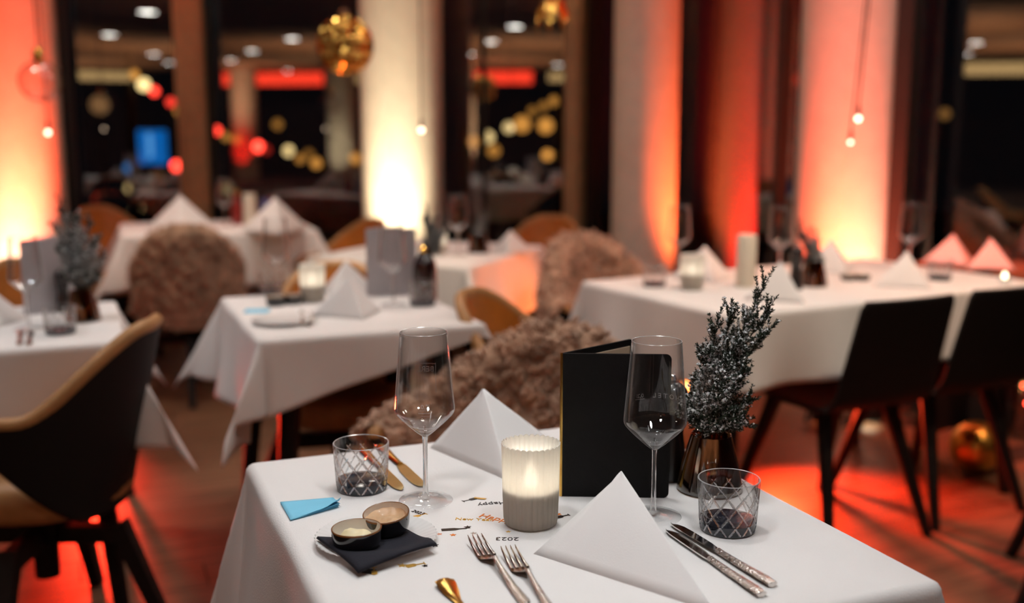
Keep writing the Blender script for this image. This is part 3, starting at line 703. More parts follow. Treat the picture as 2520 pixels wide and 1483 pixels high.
cm = candle_meshes()
def candle(label, p, e=1.5, rz=0, z=None, scale=1.0):
    z = TT if z is None else z
    t = thing('candle_holder', label, 'candle', (p[0], p[1], z), rz, 'ribbed frosted candle holders'); t.scale = (scale,) * 3
    for nme, me in zip(('holder', 'wax', 'flame', 'wick'), cm): obj(nme, me, t)
    return t
candle('glowing ribbed frosted candle holder in the middle of the nearest table', at(1306, 1291), 1.6, 0.05)

# ------------------------------------------------------------------ folded napkins
def sheet(mb, quad, n=10, thick=0.003, bulge=0.0, nrm=None):
    A, B, C_, D_ = [Vector(q) for q in quad]
    nn = nrm or (B - A).cross(D_ - A).normalized()
    vs = []
    for i in range(n + 1):
        for j in range(n + 1):
            u, v = i / n, j / n; p = (A * (1 - u) + B * u) * (1 - v) + (D_ * (1 - u) + C_ * u) * v
            p = p + nn * bulge * math.sin(math.pi * u) * math.sin(math.pi * v); vs.append(p)
    k = len(vs); vs = vs + [p - nn * thick for p in vs]; s = n + 1
    fs = [(i * s + j, (i + 1) * s + j, (i + 1) * s + j + 1, i * s + j + 1) for i in range(n) for j in range(n)]
    fs += [tuple(q + k for q in reversed(f)) for f in list(fs)]
    ring = [i * s for i in range(s)] + [n * s + j for j in range(1, s)] + [i * s + n for i in range(n - 1, -1, -1)] + [j for j in range(n - 1, 0, -1)]
    fs += [(ring[q], ring[(q + 1) % len(ring)], ring[(q + 1) % len(ring)] + k, ring[q] + k) for q in range(len(ring))]
    return mb.add(vs, fs)
def napkin_mesh(P, S, L_, R_, layers=2, th=0.0022, sp=0.005, rad=0.007):
    """P apex, S foot of the spine, L_ and R_ feet of the two wings (local coordinates)"""
    P, S, L_, R_ = map(Vector, (P, S, L_, R_)); mb = MB()
    cen = (P + S + L_ + R_) / 4
    out = []
    sd = (S - P).normalized(); wl = (L_ - S); wr = (R_ - S)
    # rounded spine: a fan between the two wings, layer by layer, each layer a little inside the other
    for k in range(layers):
        o = k * sp; inn = ((L_ + R_) / 2 - S); inn.z = 0; inn.normalize()
        P_ = P + inn * o * 0.6 - Vector((0, 0, o * 0.55)); S_ = S + inn * o * 1.3; Lk = L_ + (S - L_).normalized() * o * 0.8 + inn * o * 0.5; Rk = R_ + (S - R_).normalized() * o * 0.8 + inn * o * 0.5
        rings = []; nseg = 9; nc = 7
        for j in range(nseg + 1):
            t = j / nseg; sp_p = P_.lerp(S_, t); l_ = P_.lerp(Lk, t); r_ = P_.lerp(Rk, t)
            r0 = rad * (0.35 + 0.65 * t); row = []
            dl_ = (l_ - sp_p); dr_ = (r_ - sp_p)
            if t == 0: dl_ = (Lk - S_); dr_ = (Rk - S_)
            dl_n = dl_.normalized(); dr_n = dr_.normalized(); full = (P_.lerp(Lk, t) - sp_p).length; fr_ = (P_.lerp(Rk, t) - sp_p).length
            for q in range(11, 0, -1): row.append(sp_p + dl_n * (r0 + (max(full, r0 * 1.2) - r0) * q / 11) + (dl_n.cross(sd)).normalized() * 0.004 * math.sin(math.pi * q / 11) * math.sin(math.pi * t))
            for q in range(nc):
                w_ = q / (nc - 1); a_ = sp_p + dl_n * r0; b_ = sp_p + dr_n * r0
                m_ = a_ * (1 - w_) ** 2 + (sp_p + (a_ + b_ - 2 * sp_p) * 0.12) * 2 * w_ * (1 - w_) + b_ * w_ ** 2; row.append(m_)
            for q in range(1, 12): row.append(sp_p + dr_n * (r0 + (max(fr_, r0 * 1.2) - r0) * q / 11))
            rings.append(row)
        nr = len(rings[0]); vs = [p for row in rings for p in row]
        fs = [(i * nr + j, i * nr + j + 1, (i + 1) * nr + j + 1, (i + 1) * nr + j) for i in range(nseg) for j in range(nr - 1)]
        for v in vs: v.z = max(v.z, 0.0004)
        mb.add(vs, fs)
    return mb
def napkin(label, P, S, L_, R_, layers=2, name='folded_napkin', group='folded linen napkins', th=0.0022):
    c = (Vector(S) + Vector(L_) + Vector(R_)) / 3; c.z = TT
    mb = napkin_mesh(Vector(P) - c, Vector(S) - c, Vector(L_) - c, Vector(R_) - c, layers)
    o = mb.build(name, M['napkin'], angle=0); o.location = c
    s = o.modifiers.new('thickness', 'SOLIDIFY'); s.thickness = th; s.offset = -1
    return tag(o, label, 'napkin', group)
tz = lambda p: Vector((p[0], p[1], TT))
napkin('white linen napkin pyramid at the front of the nearest table, beside the hammered knives', aty(1532, 1160, 1.30), tz(at(1765, 1512)), tz(at(1312, 1366)), Vector((0.132, 1.400, TT)), 3)
napkin('white linen napkin folded to a pyramid behind the left wine glass', aty(1190, 957, 1.665), tz(at(1252, 1186)), tz(at(1058, 1104)), Vector((0.085, 1.70, TT)), 2)
# template for the tables further back
def simple_napkin(label, p, rz, s=1.0):
    q = lambda x, y, z: Vector((p[0], p[1], 0)) + Matrix.Rotation(rz, 3, 'Z') @ Vector((x * s, y * s, 0)) + Vector((0, 0, TT + z * s))
    return napkin(label, q(0, 0.02, 0.115), q(0, -0.085, 0), q(-0.115, 0.055, 0), q(0.115, 0.055, 0), 2)

# ------------------------------------------------------------------ menus
def menu(label, base, rz, open_ang, w_=0.153, h=0.209, m='menu', group='standing menus'):
    t = thing('menu', label, 'menu', (base[0], base[1], TT), rz, group)
    def panel(name, ang):
        Mx = Matrix.Rotation(ang, 4, 'Z') @ Matrix.Rotation(R(90), 4, 'X')
        r = 0.008; pts = [(0, 0)]
        for cx, cy, a0 in ((w_ - r, r, -90), (w_ - r, h - r, 0)):
            pts += [(cx + r * math.cos(R(a0 + 15 * k)), cy + r * math.sin(R(a0 + 15 * k))) for k in range(7)]
        pts += [(0, h)]
        o = MB().prism(pts, -0.0015, 0.0015, Mx).build(name, M[m], t, angle=50, bevel=0.0006); return Mx, o
    Mf, fo = panel('front_cover', 0.0)
    Mb, bo = panel('back_cover', open_ang)
    MB().prism([(0.012, 0.010), (w_ - 0.010, 0.010), (w_ - 0.010, h - 0.010), (0.012, h - 0.010)], 0.0017, 0.0030, Mb).build('page', M['paper'], bo, smooth=False)
    MB().prism([(0.012, 0.010), (w_ - 0.010, 0.010), (w_ - 0.010, h - 0.010), (0.012, h - 0.010)], -0.0030, -0.0017, Mf).build('page', M['paper'], fo, smooth=False)
    MB().tube([(0, 0, 0.0005), (0, 0, h)], 0.0022, 8).build('spine', M['gold'] if m == 'menu' else M[m], t)
    return t
pl, pr_ = at(1380, 1223), at(1642, 1227)
mn = menu('black folded menu standing open behind the right wine glass', pl, math.atan2(pr_.y - pl.y, pr_.x - pl.x), R(46))

# ------------------------------------------------------------------ vases with frosted fir
def vase_meshes():
    b = MB().lathe(smooth_prof([(0.0001, 0.0), (0.043, 0.0), (0.047, 0.003), (0.046, 0.012), (0.0405, 0.040), (0.034, 0.065), (0.0290, 0.083)]) + [(0.0282, 0.0835), (0.0275, 0.083)] + [(0.0325, 0.065), (0.039, 0.040), (0.044, 0.013), (0.0001, 0.010)], 64)
    k = MB().lathe([(0.0001, 0.0005), (0.0425, 0.0005), (0.0440, 0.004), (0.0425, 0.0095), (0.0001, 0.0095)], 48)
    return b.mesh('body', M['amber'], angle=40), k.mesh('base', M['bottle'], angle=40)
vm = vase_meshes()
def vase(label, p):
    t = thing('vase', label, 'vase', (p[0], p[1], TT), 0, 'amber glass vases')
    obj('body', vm[0], t); obj('base', vm[1], t); return t
vb = at(1742, 1196); vb.y = 1.505; vb.x = (1740 - 1260) / F_PX * 1.59
va1 = vase('amber brown glass vase at the right corner of the nearest table, holding frosted fir', vb)
def fir_twigs(tips, base, seed):
    rr = random.Random(seed); out = []
    for (tip, fr, nside) in tips:
        mb = MB(); tip = Vector(tip); st = Vector(base) + Vector((rr.uniform(-.008, .008), rr.uniform(-.008, .008), -0.055))
        neck = Vector(base) + Vector((rr.uniform(-.014, .014), rr.uniform(-.014, .014), 0.0))
        d = tip - neck; c1 = neck + Vector((d.x * 0.18, d.y * 0.18, d.z * 0.45))
        def Q(t): return neck * (1 - t) ** 2 + c1 * 2 * t * (1 - t) + tip * t * t
        pts = [Q(k / 14) for k in range(15)]
        mb.tube([st] + pts, [0.0014] * 3 + [0.0013 - 0.0009 * k / 13 for k in range(13)], 5)
        def needles(a, b, n, ln, f):
            ax = (b - a).normalized()
            for _ in range(n):
                t = rr.random(); p = a.lerp(b, t)
                s = Vector((rr.gauss(0, 1), rr.gauss(0, 1), rr.gauss(0, 1))); s = (s - ax * s.dot(ax)).normalized()
                dd = (ax * 0.75 + s * rr.uniform(0.5, 0.95)).normalized(); l = ln * rr.uniform(0.6, 1.2)
                ww = dd.cross(s).normalized() * 0.00085; e = p + dd * l; mid = p + dd * l * 0.45
                u = dd.cross(ww).normalized() * 0.0006
                mb.cur = 2 if rr.random() < f else 1
                mb.add([p, mid + ww, mid - ww + u, mid - u - ww * 0.2, e], [(0, 1, 2), (0, 2, 3), (0, 3, 1), (4, 2, 1), (4, 3, 2), (4, 1, 3)])
        def clump(p, r):
            mb.cur = 2; vs = [p + Vector(q) * r * rr.uniform(0.6, 1.3) for q in ((1, 0, 0), (-1, 0, 0), (0, 1, 0), (0, -1, 0), (0, 0, 1), (0, 0, -1))]
            mb.add(vs, [(0, 2, 4), (2, 1, 4), (1, 3, 4), (3, 0, 4), (2, 0, 5), (1, 2, 5), (3, 1, 5), (0, 3, 5)])
        Ltot = d.length
        for i in range(14):
            a, b = pts[i], pts[i + 1]; needles(a, b, 24, 0.0065, fr * 0.4)
        for _ in range(int(nside * 1.7)):
            t = rr.uniform(0.02, 0.93); p = Q(t); ax = (Q(min(1, t + 0.05)) - Q(t - 0.02)).normalized()
            s = Vector((rr.gauss(0, 1), rr.gauss(0, 1), rr.gauss(0, 0.5))); s = (s - ax * s.dot(ax)).normalized()
            dd = (ax * 0.95 + s * 0.62).normalized(); l = (0.018 + 0.030 * (1 - t)) * rr.uniform(0.6, 1.15); e = p + dd * l + Vector((0, 0, 0.006))
            mb.cur = 0; mb.tube([p, p.lerp(e, 0.5), e], [0.0006, 0.0005, 0.0003], 3)
            f = fr * (1.2 if 0.12 < t < 0.75 else 0.4)
            needles(p, e, int(26 + l * 1500), 0.0052, f * 0.8)
            for _k in range(int(16 * f * rr.random() * 2)): clump(p.lerp(e, rr.random()) + Vector((rr.gauss(0, .002), rr.gauss(0, .002), 0.002)), rr.uniform(0.0009, 0.0029))
        out.append(mb)
    return out
bz = Vector((0, 0, 0.083))
def loc_tip(px, py, Y): return aty(px, py, Y) - Vector((vb.x, vb.y, TT))
tips = [(loc_tip(1905, 657, 1.54), 0.22, 30), (loc_tip(1912, 730, 1.52), 0.30, 34), (loc_tip(1914, 790, 1.50), 0.32, 32), (loc_tip(1802, 738, 1.50), 0.30, 30), (loc_tip(1768, 770, 1.47), 0.42, 32), (loc_tip(1850, 770, 1.56), 0.35, 34),
        (loc_tip(1735, 860, 1.46), 0.60, 34), (loc_tip(1720, 935, 1.50), 0.55, 30), (loc_tip(1842, 905, 1.47), 0.30, 30), (loc_tip(1845, 985, 1.50), 0.30, 26), (loc_tip(1702, 985, 1.52), 0.45, 24), (loc_tip(1800, 880, 1.45), 0.55, 34), (loc_tip(1778, 960, 1.44), 0.50, 30), (loc_tip(1770, 870, 1.55), 0.4, 30),
        (loc_tip(1692, 1020, 1.50), 0.45, 22), (loc_tip(1838, 1040, 1.49), 0.25, 22), (loc_tip(1762, 1040, 1.46), 0.35, 22), (loc_tip(1806, 1030, 1.46), 0.3, 22), (loc_tip(1718, 1050, 1.48), 0.3, 20), (loc_tip(1780, 1010, 1.53), 0.3, 22)]
fir_me = [mb.mesh('twig', [M['twig'], M['needle'], M['frost']], False) for mb in fir_twigs(tips, bz, 4)]
def fir(label, p, rz=0, s=1.0, z=None):
    t = thing('fir_sprig', label, 'fir sprig', (p[0], p[1], TT if z is None else z), rz, 'frosted fir sprigs'); t.scale = (s,) * 3
    for me in fir_me: obj('twig', me, t)
    return t
fir('snow-frosted fir sprig leaning right out of the amber vase on the nearest table', vb)

# ------------------------------------------------------------------ mills and bottles
def mill(label, p, h=0.165, m='mill'):
    t = thing('pepper_mill', label, 'pepper mill', (p[0], p[1], TT), 0, 'pepper mills'); s = h / 0.165
    MB().lathe([(q * s, z * s) for q, z in smooth_prof([(0.0001, 0), (0.024, 0.0), (0.025, 0.004), (0.0235, 0.03), (0.019, 0.065), (0.0185, 0.08), (0.0225, 0.105), (0.0225, 0.112)]) + [(0.0001, 0.112)]], 32).build('body', M[m], t)
    MB().lathe([(q * s, z * s) for q, z in [(0.0001, 0.113)] + smooth_prof([(0.0215, 0.113), (0.0245, 0.125), (0.022, 0.142), (0.012, 0.152)]) + [(0.006, 0.1535), (0.0001, 0.154)]], 32).build('head', M[m], t)
    MB().lathe([(q * s, z * s) for q, z in smooth_prof([(0.0045, 0.153), (0.0062, 0.158), (0.004, 0.164), (0.0001, 0.1655)])], 16).build('knob', M['steel'], t)
    return t
mill('black pepper mill half hidden between the menu and the frosted fir of the nearest table', (0.238, 1.555), 0.16)
t = thing('salt_cellar', 'small golden salt cellar seen through the right wine glass', 'salt cellar', (0.205, 1.535, TT)); MB().lathe([(0.0001, 0), (0.015, 0), (0.0155, 0.004), (0.013, 0.08), (0.012, 0.135), (0.0001, 0.135)], 32).build('body', M['gold'], t); MB().lathe([(0.0001, 0.136), (0.012, 0.136), (0.0125, 0.150), (0.008, 0.162), (0.0001, 0.165)], 32).build('lid', M['steel'], t)

# ------------------------------------------------------------------ plate, cocktail napkin and dip bowls
pc = at(926, 1338); 
t = thing('plate', 'small white fluted plate under the black paper napkin', 'plate', (pc.x, pc.y, TT))
flute = lambda a, r, z: 1 + (0.010 * math.cos(48 * a) if r > 0.052 else 0)
MB().lathe([(0.0001, 0.003), (0.046, 0.003), (0.050, 0.0035), (0.066, 0.0085), (0.0765, 0.0115), (0.0772, 0.0105), (0.066, 0.0062), (0.050, 0.0005), (0.046, 0), (0.0001, 0)], 192, fn=flute).build('plate', M['porcelain'], t, angle=60)
cn = [at(778, 1326, TT + 0.013), at(881, 1397, TT + 0.013), at(1076, 1339, TT + 0.013), at(985, 1290, TT + 0.008)]
def nap_pt(u, v):
    A, B, C_, D_ = cn; p = (A * (1 - u) + B * u) * (1 - v) + (D_ * (1 - u) + C_ * u) * v
    r = math.hypot(p.x - pc.x, p.y - pc.y); p.z = TT + 0.0055 + min(0.028, max(0, r - 0.046)) * 0.30 + 0.0008 * math.sin(9 * u + 5 * v) - 0.25 * max(0, r - 0.077)
    return p
t = thing('cocktail_napkin', 'black folded paper napkin lying askew on the fluted plate', 'napkin', (0, 0, 0)); t.location = (pc.x, pc.y, TT)
for k, dz in enumerate((0.0, 0.0011, 0.0022)):
    mb = MB(); grid(mb, lambda u, v: nap_pt(0.006 * k + u * (1 - 0.008 * k), 0.004 * k + v * (1 - 0.010 * k)) + Vector((0, 0, dz)) - Vector((pc.x, pc.y, TT)), 16, 16)
    o = mb.build('sheet', M['papernap'], t, angle=0); s = o.modifiers.new('thick', 'SOLIDIFY'); s.thickness = 0.0008; s.offset = 1
def dip(label, p, z, tilt, r, h, fill, fm):
    t = thing('dip_bowl', label, 'bowl', (p[0], p[1], z), 0, 'dip bowls'); t.rotation_euler = tilt
    MB().lathe([(0.0001, 0.0), (r * 0.84, 0.0), (r * 0.90, 0.002), (r * 0.96, h * 0.35), (r * 1.0, h * 0.7), (r, h - 0.0022)], 64).build('outside', M['glaze'], t, angle=60)
    MB().lathe([(r, h - 0.0022), (r * 1.0, h - 0.0008), (r * 0.975, h), (r * 0.945, h - 0.0006)], 64).build('rim', M['rim'], t, angle=0)
    MB().lathe([(r * 0.945, h - 0.0006), (r * 0.90, h * 0.5), (r * 0.8, 0.005), (r * 0.6, 0.003), (0.0001, 0.003)], 64).build('inside', M['bowlin'], t, angle=60)
    return t
p1 = at(878, 1296, TT + 0.0335); b1 = dip('small black dip bowl with a pale butter curl, at the front of the fluted plate', p1, TT + 0.0095, (0, R(-1), 0), 0.0312, 0.024, 0, 'butter')
mb = MB()
vsx = []; 
for i in range(40):
    for j in range(20):
        a = 2 * math.pi * i / 40; u = j / 19; r = 0.0245 * u
        z = 0.0145 + 0.006 * (1 - u ** 2) + 0.0035 * math.sin(a * 2 + 4 * u) * u * (1 - u ** 3) + 0.002 * noise.noise(Vector((math.cos(a) * u * 3, math.sin(a) * u * 3, 1)))
        vsx.append((r * math.cos(a), r * 0.8 * math.sin(a), z - 0.012 * u ** 6))
mb.add(vsx, [(i * 20 + j, ((i + 1) % 40) * 20 + j, ((i + 1) % 40) * 20 + j + 1, i * 20 + j + 1) for i in range(40) for j in range(19)]); mb.build('butter', M['butter'], b1, angle=0)
p2 = at(945, 1261, TT + 0.0365); b2 = dip('small black dip bowl of tan spread behind the butter bowl', (p2.x + 0.0035, p2.y + 0.0075), TT + 0.0115, (R(7), R(-4), 0), 0.0300, 0.0245, 0, 'spread')
mb = MB(); vsx = []
for i in range(48):
    for j in range(22):
        a = 2 * math.pi * i / 48; u = j / 21; r = 0.0287 * u
        z = 0.0135 + 0.0028 * math.sin(a + 6 * u) * u * (1 - u) * 4 + 0.0015 * noise.noise(Vector((math.cos(a) * u * 4, math.sin(a) * u * 4, 5))) + 0.004 * u ** 8
        vsx.append((r * math.cos(a), r * math.sin(a), z))
mb.add(vsx, [(i * 22 + j, ((i + 1) % 48) * 22 + j, ((i + 1) % 48) * 22 + j + 1, i * 22 + j + 1) for i in range(48) for j in range(21)]); mb.build('spread', M['spread'], b2, angle=0)

# ------------------------------------------------------------------ blue notes
q = [at(690, 1242), at(716, 1284), at(834, 1250), at(814, 1231)]
cq = sum(q, Vector()) / 4; t = thing('sticky_note_pad', 'small pad of sky-blue sticky notes at the left of the nearest table', 'note pad', (cq.x, cq.y, TT))
for k in range(4):
    mb = MB()
    def nf(u, v):
        A, B, C_, D_ = q; p = (A * (1 - u) + B * u) * (1 - v) + (D_ * (1 - u) + C_ * u) * v
        c = max(0, u - 0.25) * max(0, v - 0.1); return Vector((p.x - cq.x + 0.0012 * k * v, p.y - cq.y - 0.0012 * k * u, 0.0006 + 0.0009 * k + c * 0.003 * k + (0.010 * max(0, u - 0.75) * max(0, v - 0.7) * 8 if k == 3 else 0)))
    grid(mb, nf, 12, 12); o = mb.build('sheet', M['blue'], t, angle=0); s = o.modifiers.new('thick', 'SOLIDIFY'); s.thickness = 0.0004

# ------------------------------------------------------------------ cutlery (each along +Y, tip or tines at +Y)
def plate_strip(mb, prof, zf, th):   # prof: (y, half width), zf(y) height of the middle
    top = []; n = len(prof); vs = []
    for (y, hw) in prof:
        z = zf(y); vs += [(-hw, y, z), (-hw * 0.55, y, z + th * 0.5), (0, y, z + th * 0.6), (hw * 0.55, y, z + th * 0.5), (hw, y, z), (hw * 0.55, y, z - th * 0.5), (0, y, z - th * 0.6), (-hw * 0.55, y, z - th * 0.5)]
    fs = [(i * 8 + k, i * 8 + (k + 1) % 8, (i + 1) * 8 + (k + 1) % 8, (i + 1) * 8 + k) for i in range(n - 1) for k in range(8)]
    fs += [tuple(range(7, -1, -1)), tuple(range((n - 1) * 8, n * 8))]
    return mb.add(vs, fs)
def fork_meshes():
    zf = lambda y: 0.004 + 0.011 * max(0, 1 - ((y + 0.0) / 0.05) ** 2) * (1 if abs(y) < 0.05 else 0)
    zt = lambda y: 0.0032 + 0.010 * math.exp(-((y - 0.02) / 0.022) ** 2) * 0.3 + 0.006 * max(0, (y - 0.05) / 0.045) ** 2 - 0.0
    h = MB(); plate_strip(h, [(-0.10, 0.002), (-0.098, 0.0060), (-0.09, 0.0075), (-0.05, 0.0055), (-0.01, 0.0035), (0.012, 0.0030)], lambda y: 0.003 + 0.010 * max(0, (y + 0.07) / 0.082) ** 1.5, 0.0036)
    n_ = MB(); plate_strip(n_, [(0.010, 0.0030), (0.018, 0.0045), (0.026, 0.0098), (0.034, 0.0120), (0.044, 0.0124)], lambda y: 0.0125 - 0.0065 * math.sin(math.pi * min(1, (y - 0.01) / 0.062)) - 0.004 * max(0, (y - 0.012) / 0.03), 0.0022)
    tn = []
    for k in range(4):
        x0 = (-1.5 + k) * 0.0066; m_ = MB(); vs = []
        pr2 = [(0.042, 0.0024), (0.055, 0.0021), (0.070, 0.0018), (0.086, 0.0013), (0.093, 0.0005)]
        plate_strip(m_, pr2, lambda y: 0.0034 + 0.0075 * max(0, (y - 0.046) / 0.047) ** 1.6, 0.0022)
        m_.v = [(x + x0 * (1 - 0.08 * max(0, (y - 0.042) / 0.05)), y, z) for x, y, z in m_.v]; tn.append(m_.mesh('tine', M['steel']))
    return h.mesh('handle', M['hammered']), n_.mesh('neck', M['steel']), tn
fm = fork_meshes()
def fork(label, tip, end, group='forks', z=TT):
    d = Vector((tip[0] - end[0], tip[1] - end[1])); rz = math.atan2(d.y, d.x) - math.pi / 2; n_ = d.normalized()
    t = thing('fork', label, 'fork', (tip[0] - n_.x * 0.093, tip[1] - n_.y * 0.093, z), rz, group)
    obj('handle', fm[0], t); obj('neck', fm[1], t)
    for me in fm[2]: obj('tine', me, t)
    return t
fork('steel fork nearest the dip plate, tines pointing at the candle', at(1168, 1338), at(1300, 1500))
fork('steel fork beside the front napkin, tines pointing at the candle', at(1250, 1366), at(1350, 1500))
def knife_meshes(hm, bm_):
    b = MB(); vs = []
    prof = [(0.0, -0.0045, 0.0055), (0.012, -0.006, 0.0075), (0.03, -0.0062, 0.0098), (0.07, -0.0062, 0.0105), (0.092, -0.0058, 0.0095), (0.103, -0.004, 0.006), (0.108, -0.001, 0.001)]
    for y, x0, x1 in prof: vs += [(x0, y, 0.0040), (x0, y, 0.0058), (x1, y, 0.0030), (x1, y, 0.0024)]
    n_ = len(prof); b.add(vs, [(i * 4 + k, i * 4 + (k + 1) % 4, (i + 1) * 4 + (k + 1) % 4, (i + 1) * 4 + k) for i in range(n_ - 1) for k in range(4)] + [(0, 1, 2, 3), tuple(range((n_ - 1) * 4, n_ * 4))])
    h = MB(); plate_strip(h, [(-0.105, 0.003), (-0.1035, 0.0072), (-0.09, 0.0080), (-0.04, 0.0064), (-0.006, 0.0050), (0.004, 0.0052)], lambda y: 0.0042 + 0.0008 * math.sin(y * 60), 0.0062)
    return h.mesh('handle', hm), b.mesh('blade', bm_, angle=20)
km = knife_meshes(M['hammered'], M['steel']); kg = knife_meshes(M['gold'], mat('gold_blade', (0.80, 0.60, 0.28), 0.28, 1.0, nscale=40, namt=0.05))
def knife(label, tip, end, ms, group, z=TT, s=1.0):
    d = Vector((tip[0] - end[0], tip[1] - end[1])); rz = math.atan2(d.y, d.x) - math.pi / 2; n_ = d.normalized()
    t = thing('knife', label, 'knife', (tip[0] - n_.x * 0.108 * s, tip[1] - n_.y * 0.108 * s, z), rz, group); t.scale = (s,) * 3
    obj('handle', ms[0], t); obj('blade', ms[1], t); return t
knife('hammered steel knife beside the right tumbler', at(1652, 1296), at(1918, 1458), km, 'table knives')
knife('hammered steel knife tucked under the edge of the front napkin', at(1640, 1312), at(1876, 1474), km, 'table knives')
knife('gold knife nearest the stem of the left wine glass, behind the left tumbler', at(1040, 1202), at(930, 1098), kg, 'gold knives')
knife('gold knife closest to the left tumbler, mostly hidden behind it', at(990, 1211), at(890, 1110), kg, 'gold knives')
# gold handle lying at the lower edge of the table
p = at(1092, 1440); e = at(1150, 1520); d = (Vector((p.x, p.y)) - Vector((e.x, e.y)))
t = thing('gold_spoon', 'gold spoon whose bent handle shows at the front edge of the nearest table', 'spoon', (p.x, p.y, TT), math.atan2(d.y, d.x) - math.pi / 2)
mb = MB(); plate_strip(mb, [(-0.09, 0.003), (-0.05, 0.0055), (-0.03, 0.0095), (-0.012, 0.0115), (-0.003, 0.0115), (0.0, 0.008)], lambda y: 0.004 + 0.002 * math.cos(y * 70), 0.0032); mb.build('handle', M['gold'], t)
mb = MB(); vsx = []
for i in range(24):
    for j in range(8):
        a = 2 * math.pi * i / 24; u = j / 7; vsx.append((0.018 * u * math.cos(a), -0.115 + 0.028 * u * math.sin(a), 0.0015 + 0.006 * u * u))
mb.add(vsx, [(i * 8 + j, ((i + 1) % 24) * 8 + j, ((i + 1) % 24) * 8 + j + 1, i * 8 + j + 1) for i in range(24) for j in range(7)]); o = mb.build('spoon_bowl', M['gold'], t, angle=0); s = o.modifiers.new('thick', 'SOLIDIFY'); s.thickness = 0.001

# ------------------------------------------------------------------ confetti
def star_pts(r): return [((r if k % 2 == 0 else r * 0.42) * math.sin(math.pi * k / 5), (r if k % 2 == 0 else r * 0.42) * math.cos(math.pi * k / 5)) for k in range(10)]
BOT = [(-0.0045, -0.020), (0.0045, -0.020), (0.0048, -0.004), (0.0045, 0.001), (0.0018, 0.008), (0.0016, 0.019), (-0.0016, 0.019), (-0.0018, 0.008), (-0.0045, 0.001), (-0.0048, -0.004)]
FLU = [(0.0, -0.012), (0.0045, -0.010), (0.004, 0.0), (0.001, 0.003), (0.001, 0.012), (0.005, 0.014), (-0.005, 0.014), (-0.001, 0.012), (-0.001, 0.003), (-0.004, 0.0), (-0.0045, -0.010)]
def confetti(name, label, pts, px, py, ang, m, s=1.0, dz=0.0):
    p = at(px, py); o = MB().prism([(x * s, y * s) for x, y in pts], 0.0002, 0.0007).build(name, M[m], smooth=False); o.location = (p.x, p.y, TT + dz); o.rotation_euler = (0, 0, R(ang))
    return tag(o, label, 'confetti', 'new year confetti')
def word(label, s, px, py, ang, m, size):
    p = at(px, py); me = text_mesh(s, size, M[m], 0.0003); o = obj('confetti_word', me); o.location = (p.x, p.y, TT + 0.0006); o.rotation_euler = (0, 0, R(ang))
    return tag(o, label, 'confetti', 'new year confetti')
confetti('confetti_bottle', 'black bottle-shaped confetti with its neck to the candle', BOT, 1118, 1305, -80, 'foil_k', 0.85)
confetti('confetti_star', 'black star confetti at the neck of the confetti bottle', star_pts(0.0052), 1151, 1301, 10, 'foil_k', 1, 0.0008)
confetti('confetti_star', 'rose gold star confetti under the confetti bottle', star_pts(0.0042), 1081, 1317, 20, 'foil_p')
confetti('confetti_star', 'orange-gold star confetti under the middle of the confetti bottle', star_pts(0.0045), 1115, 1319, 5, 'foil_o')
confetti('confetti_star', 'silver star confetti between the confetti bottle and the candle', star_pts(0.0045), 1166, 1315, 15, 'foil_s')
confetti('confetti_flute', 'black champagne flute confetti behind the candle, left of it', FLU, 1158, 1232, 125, 'foil_k', 0.9)
confetti('confetti_ribbon', 'gold ribbon confetti touching the black flute', [(-0.009, -0.0025), (0.009, -0.0018), (0.006, 0.0), (0.009, 0.0018), (-0.009, 0.0025)], 1182, 1230, -15, 'foil_g', 1.0, 0.0008)
word('black cut-out word confetti beside the candle, near the flute', 'Happy', 1211, 1242, 194, 'foil_k', 0.016)
word('gold cut-out word confetti between the bottle and the candle', 'New Year', 1167, 1281, -4, 'foil_g', 0.0125)
word('orange cut-out word confetti tucked against the candle', 'Happy', 1222, 1279, -28, 'foil_o', 0.020)
word('black year confetti in front of the candle', '2023', 1248, 1329, 178, 'foil_k', 0.0155)
word('black year confetti beside the left wine glass foot', '2023', 1029, 1264, -40, 'foil_k', 0.011)
confetti('confetti_flute', 'gold flute confetti under the black year by the left wine glass foot', FLU, 1032, 1271, -50, 'foil_g', 0.8)
confetti('confetti_star', 'black star confetti at the right tip of the paper napkin', star_pts(0.0055), 1070, 1345, 12, 'foil_k')
confetti('confetti_star', 'dull star confetti at the left foot of the candle', star_pts(0.0042), 1251, 1311, 0, 'foil_g')
confetti('confetti_flute', 'gold flute confetti in front of the plate with a star beside it', FLU, 1020, 1393, -65, 'foil_g', 0.95)
confetti('confetti_star', 'gold star confetti joined to the gold flute in front of the plate', star_pts(0.0062), 990, 1394, 0, 'foil_g')
confetti('confetti_star', 'tiny black star confetti right of the gold flute in front of the plate', star_pts(0.0040), 1046, 1395, 20, 'foil_k')
confetti('confetti_square', 'black square confetti just below the paper napkin corner', [(-0.0065, -0.007), (0.0065, -0.006), (0.006, 0.007), (-0.0065, 0.006)], 908, 1409, -20, 'foil_k')
confetti('confetti_flute', 'gold flute confetti beside the black square', FLU, 921, 1410, 10, 'foil_g', 0.8, 0.0008)
confetti('confetti_star', 'orange star confetti peeping out right of the candle', star_pts(0.0050), 1374, 1268, 30, 'foil_o')
confetti('confetti_flute', 'black flute confetti peeping out between candle and front napkin', FLU, 1383, 1274, -60, 'foil_k', 0.8, 0.0008)
# ------------------------------------------------------------------ what stands on the tables further back
def bg_vase(label, flabel, px, py, rz, s=1.0, fs=1.0):
    p = at(px, py); vase(label, p); f = fir(flabel, p, rz, fs); return f
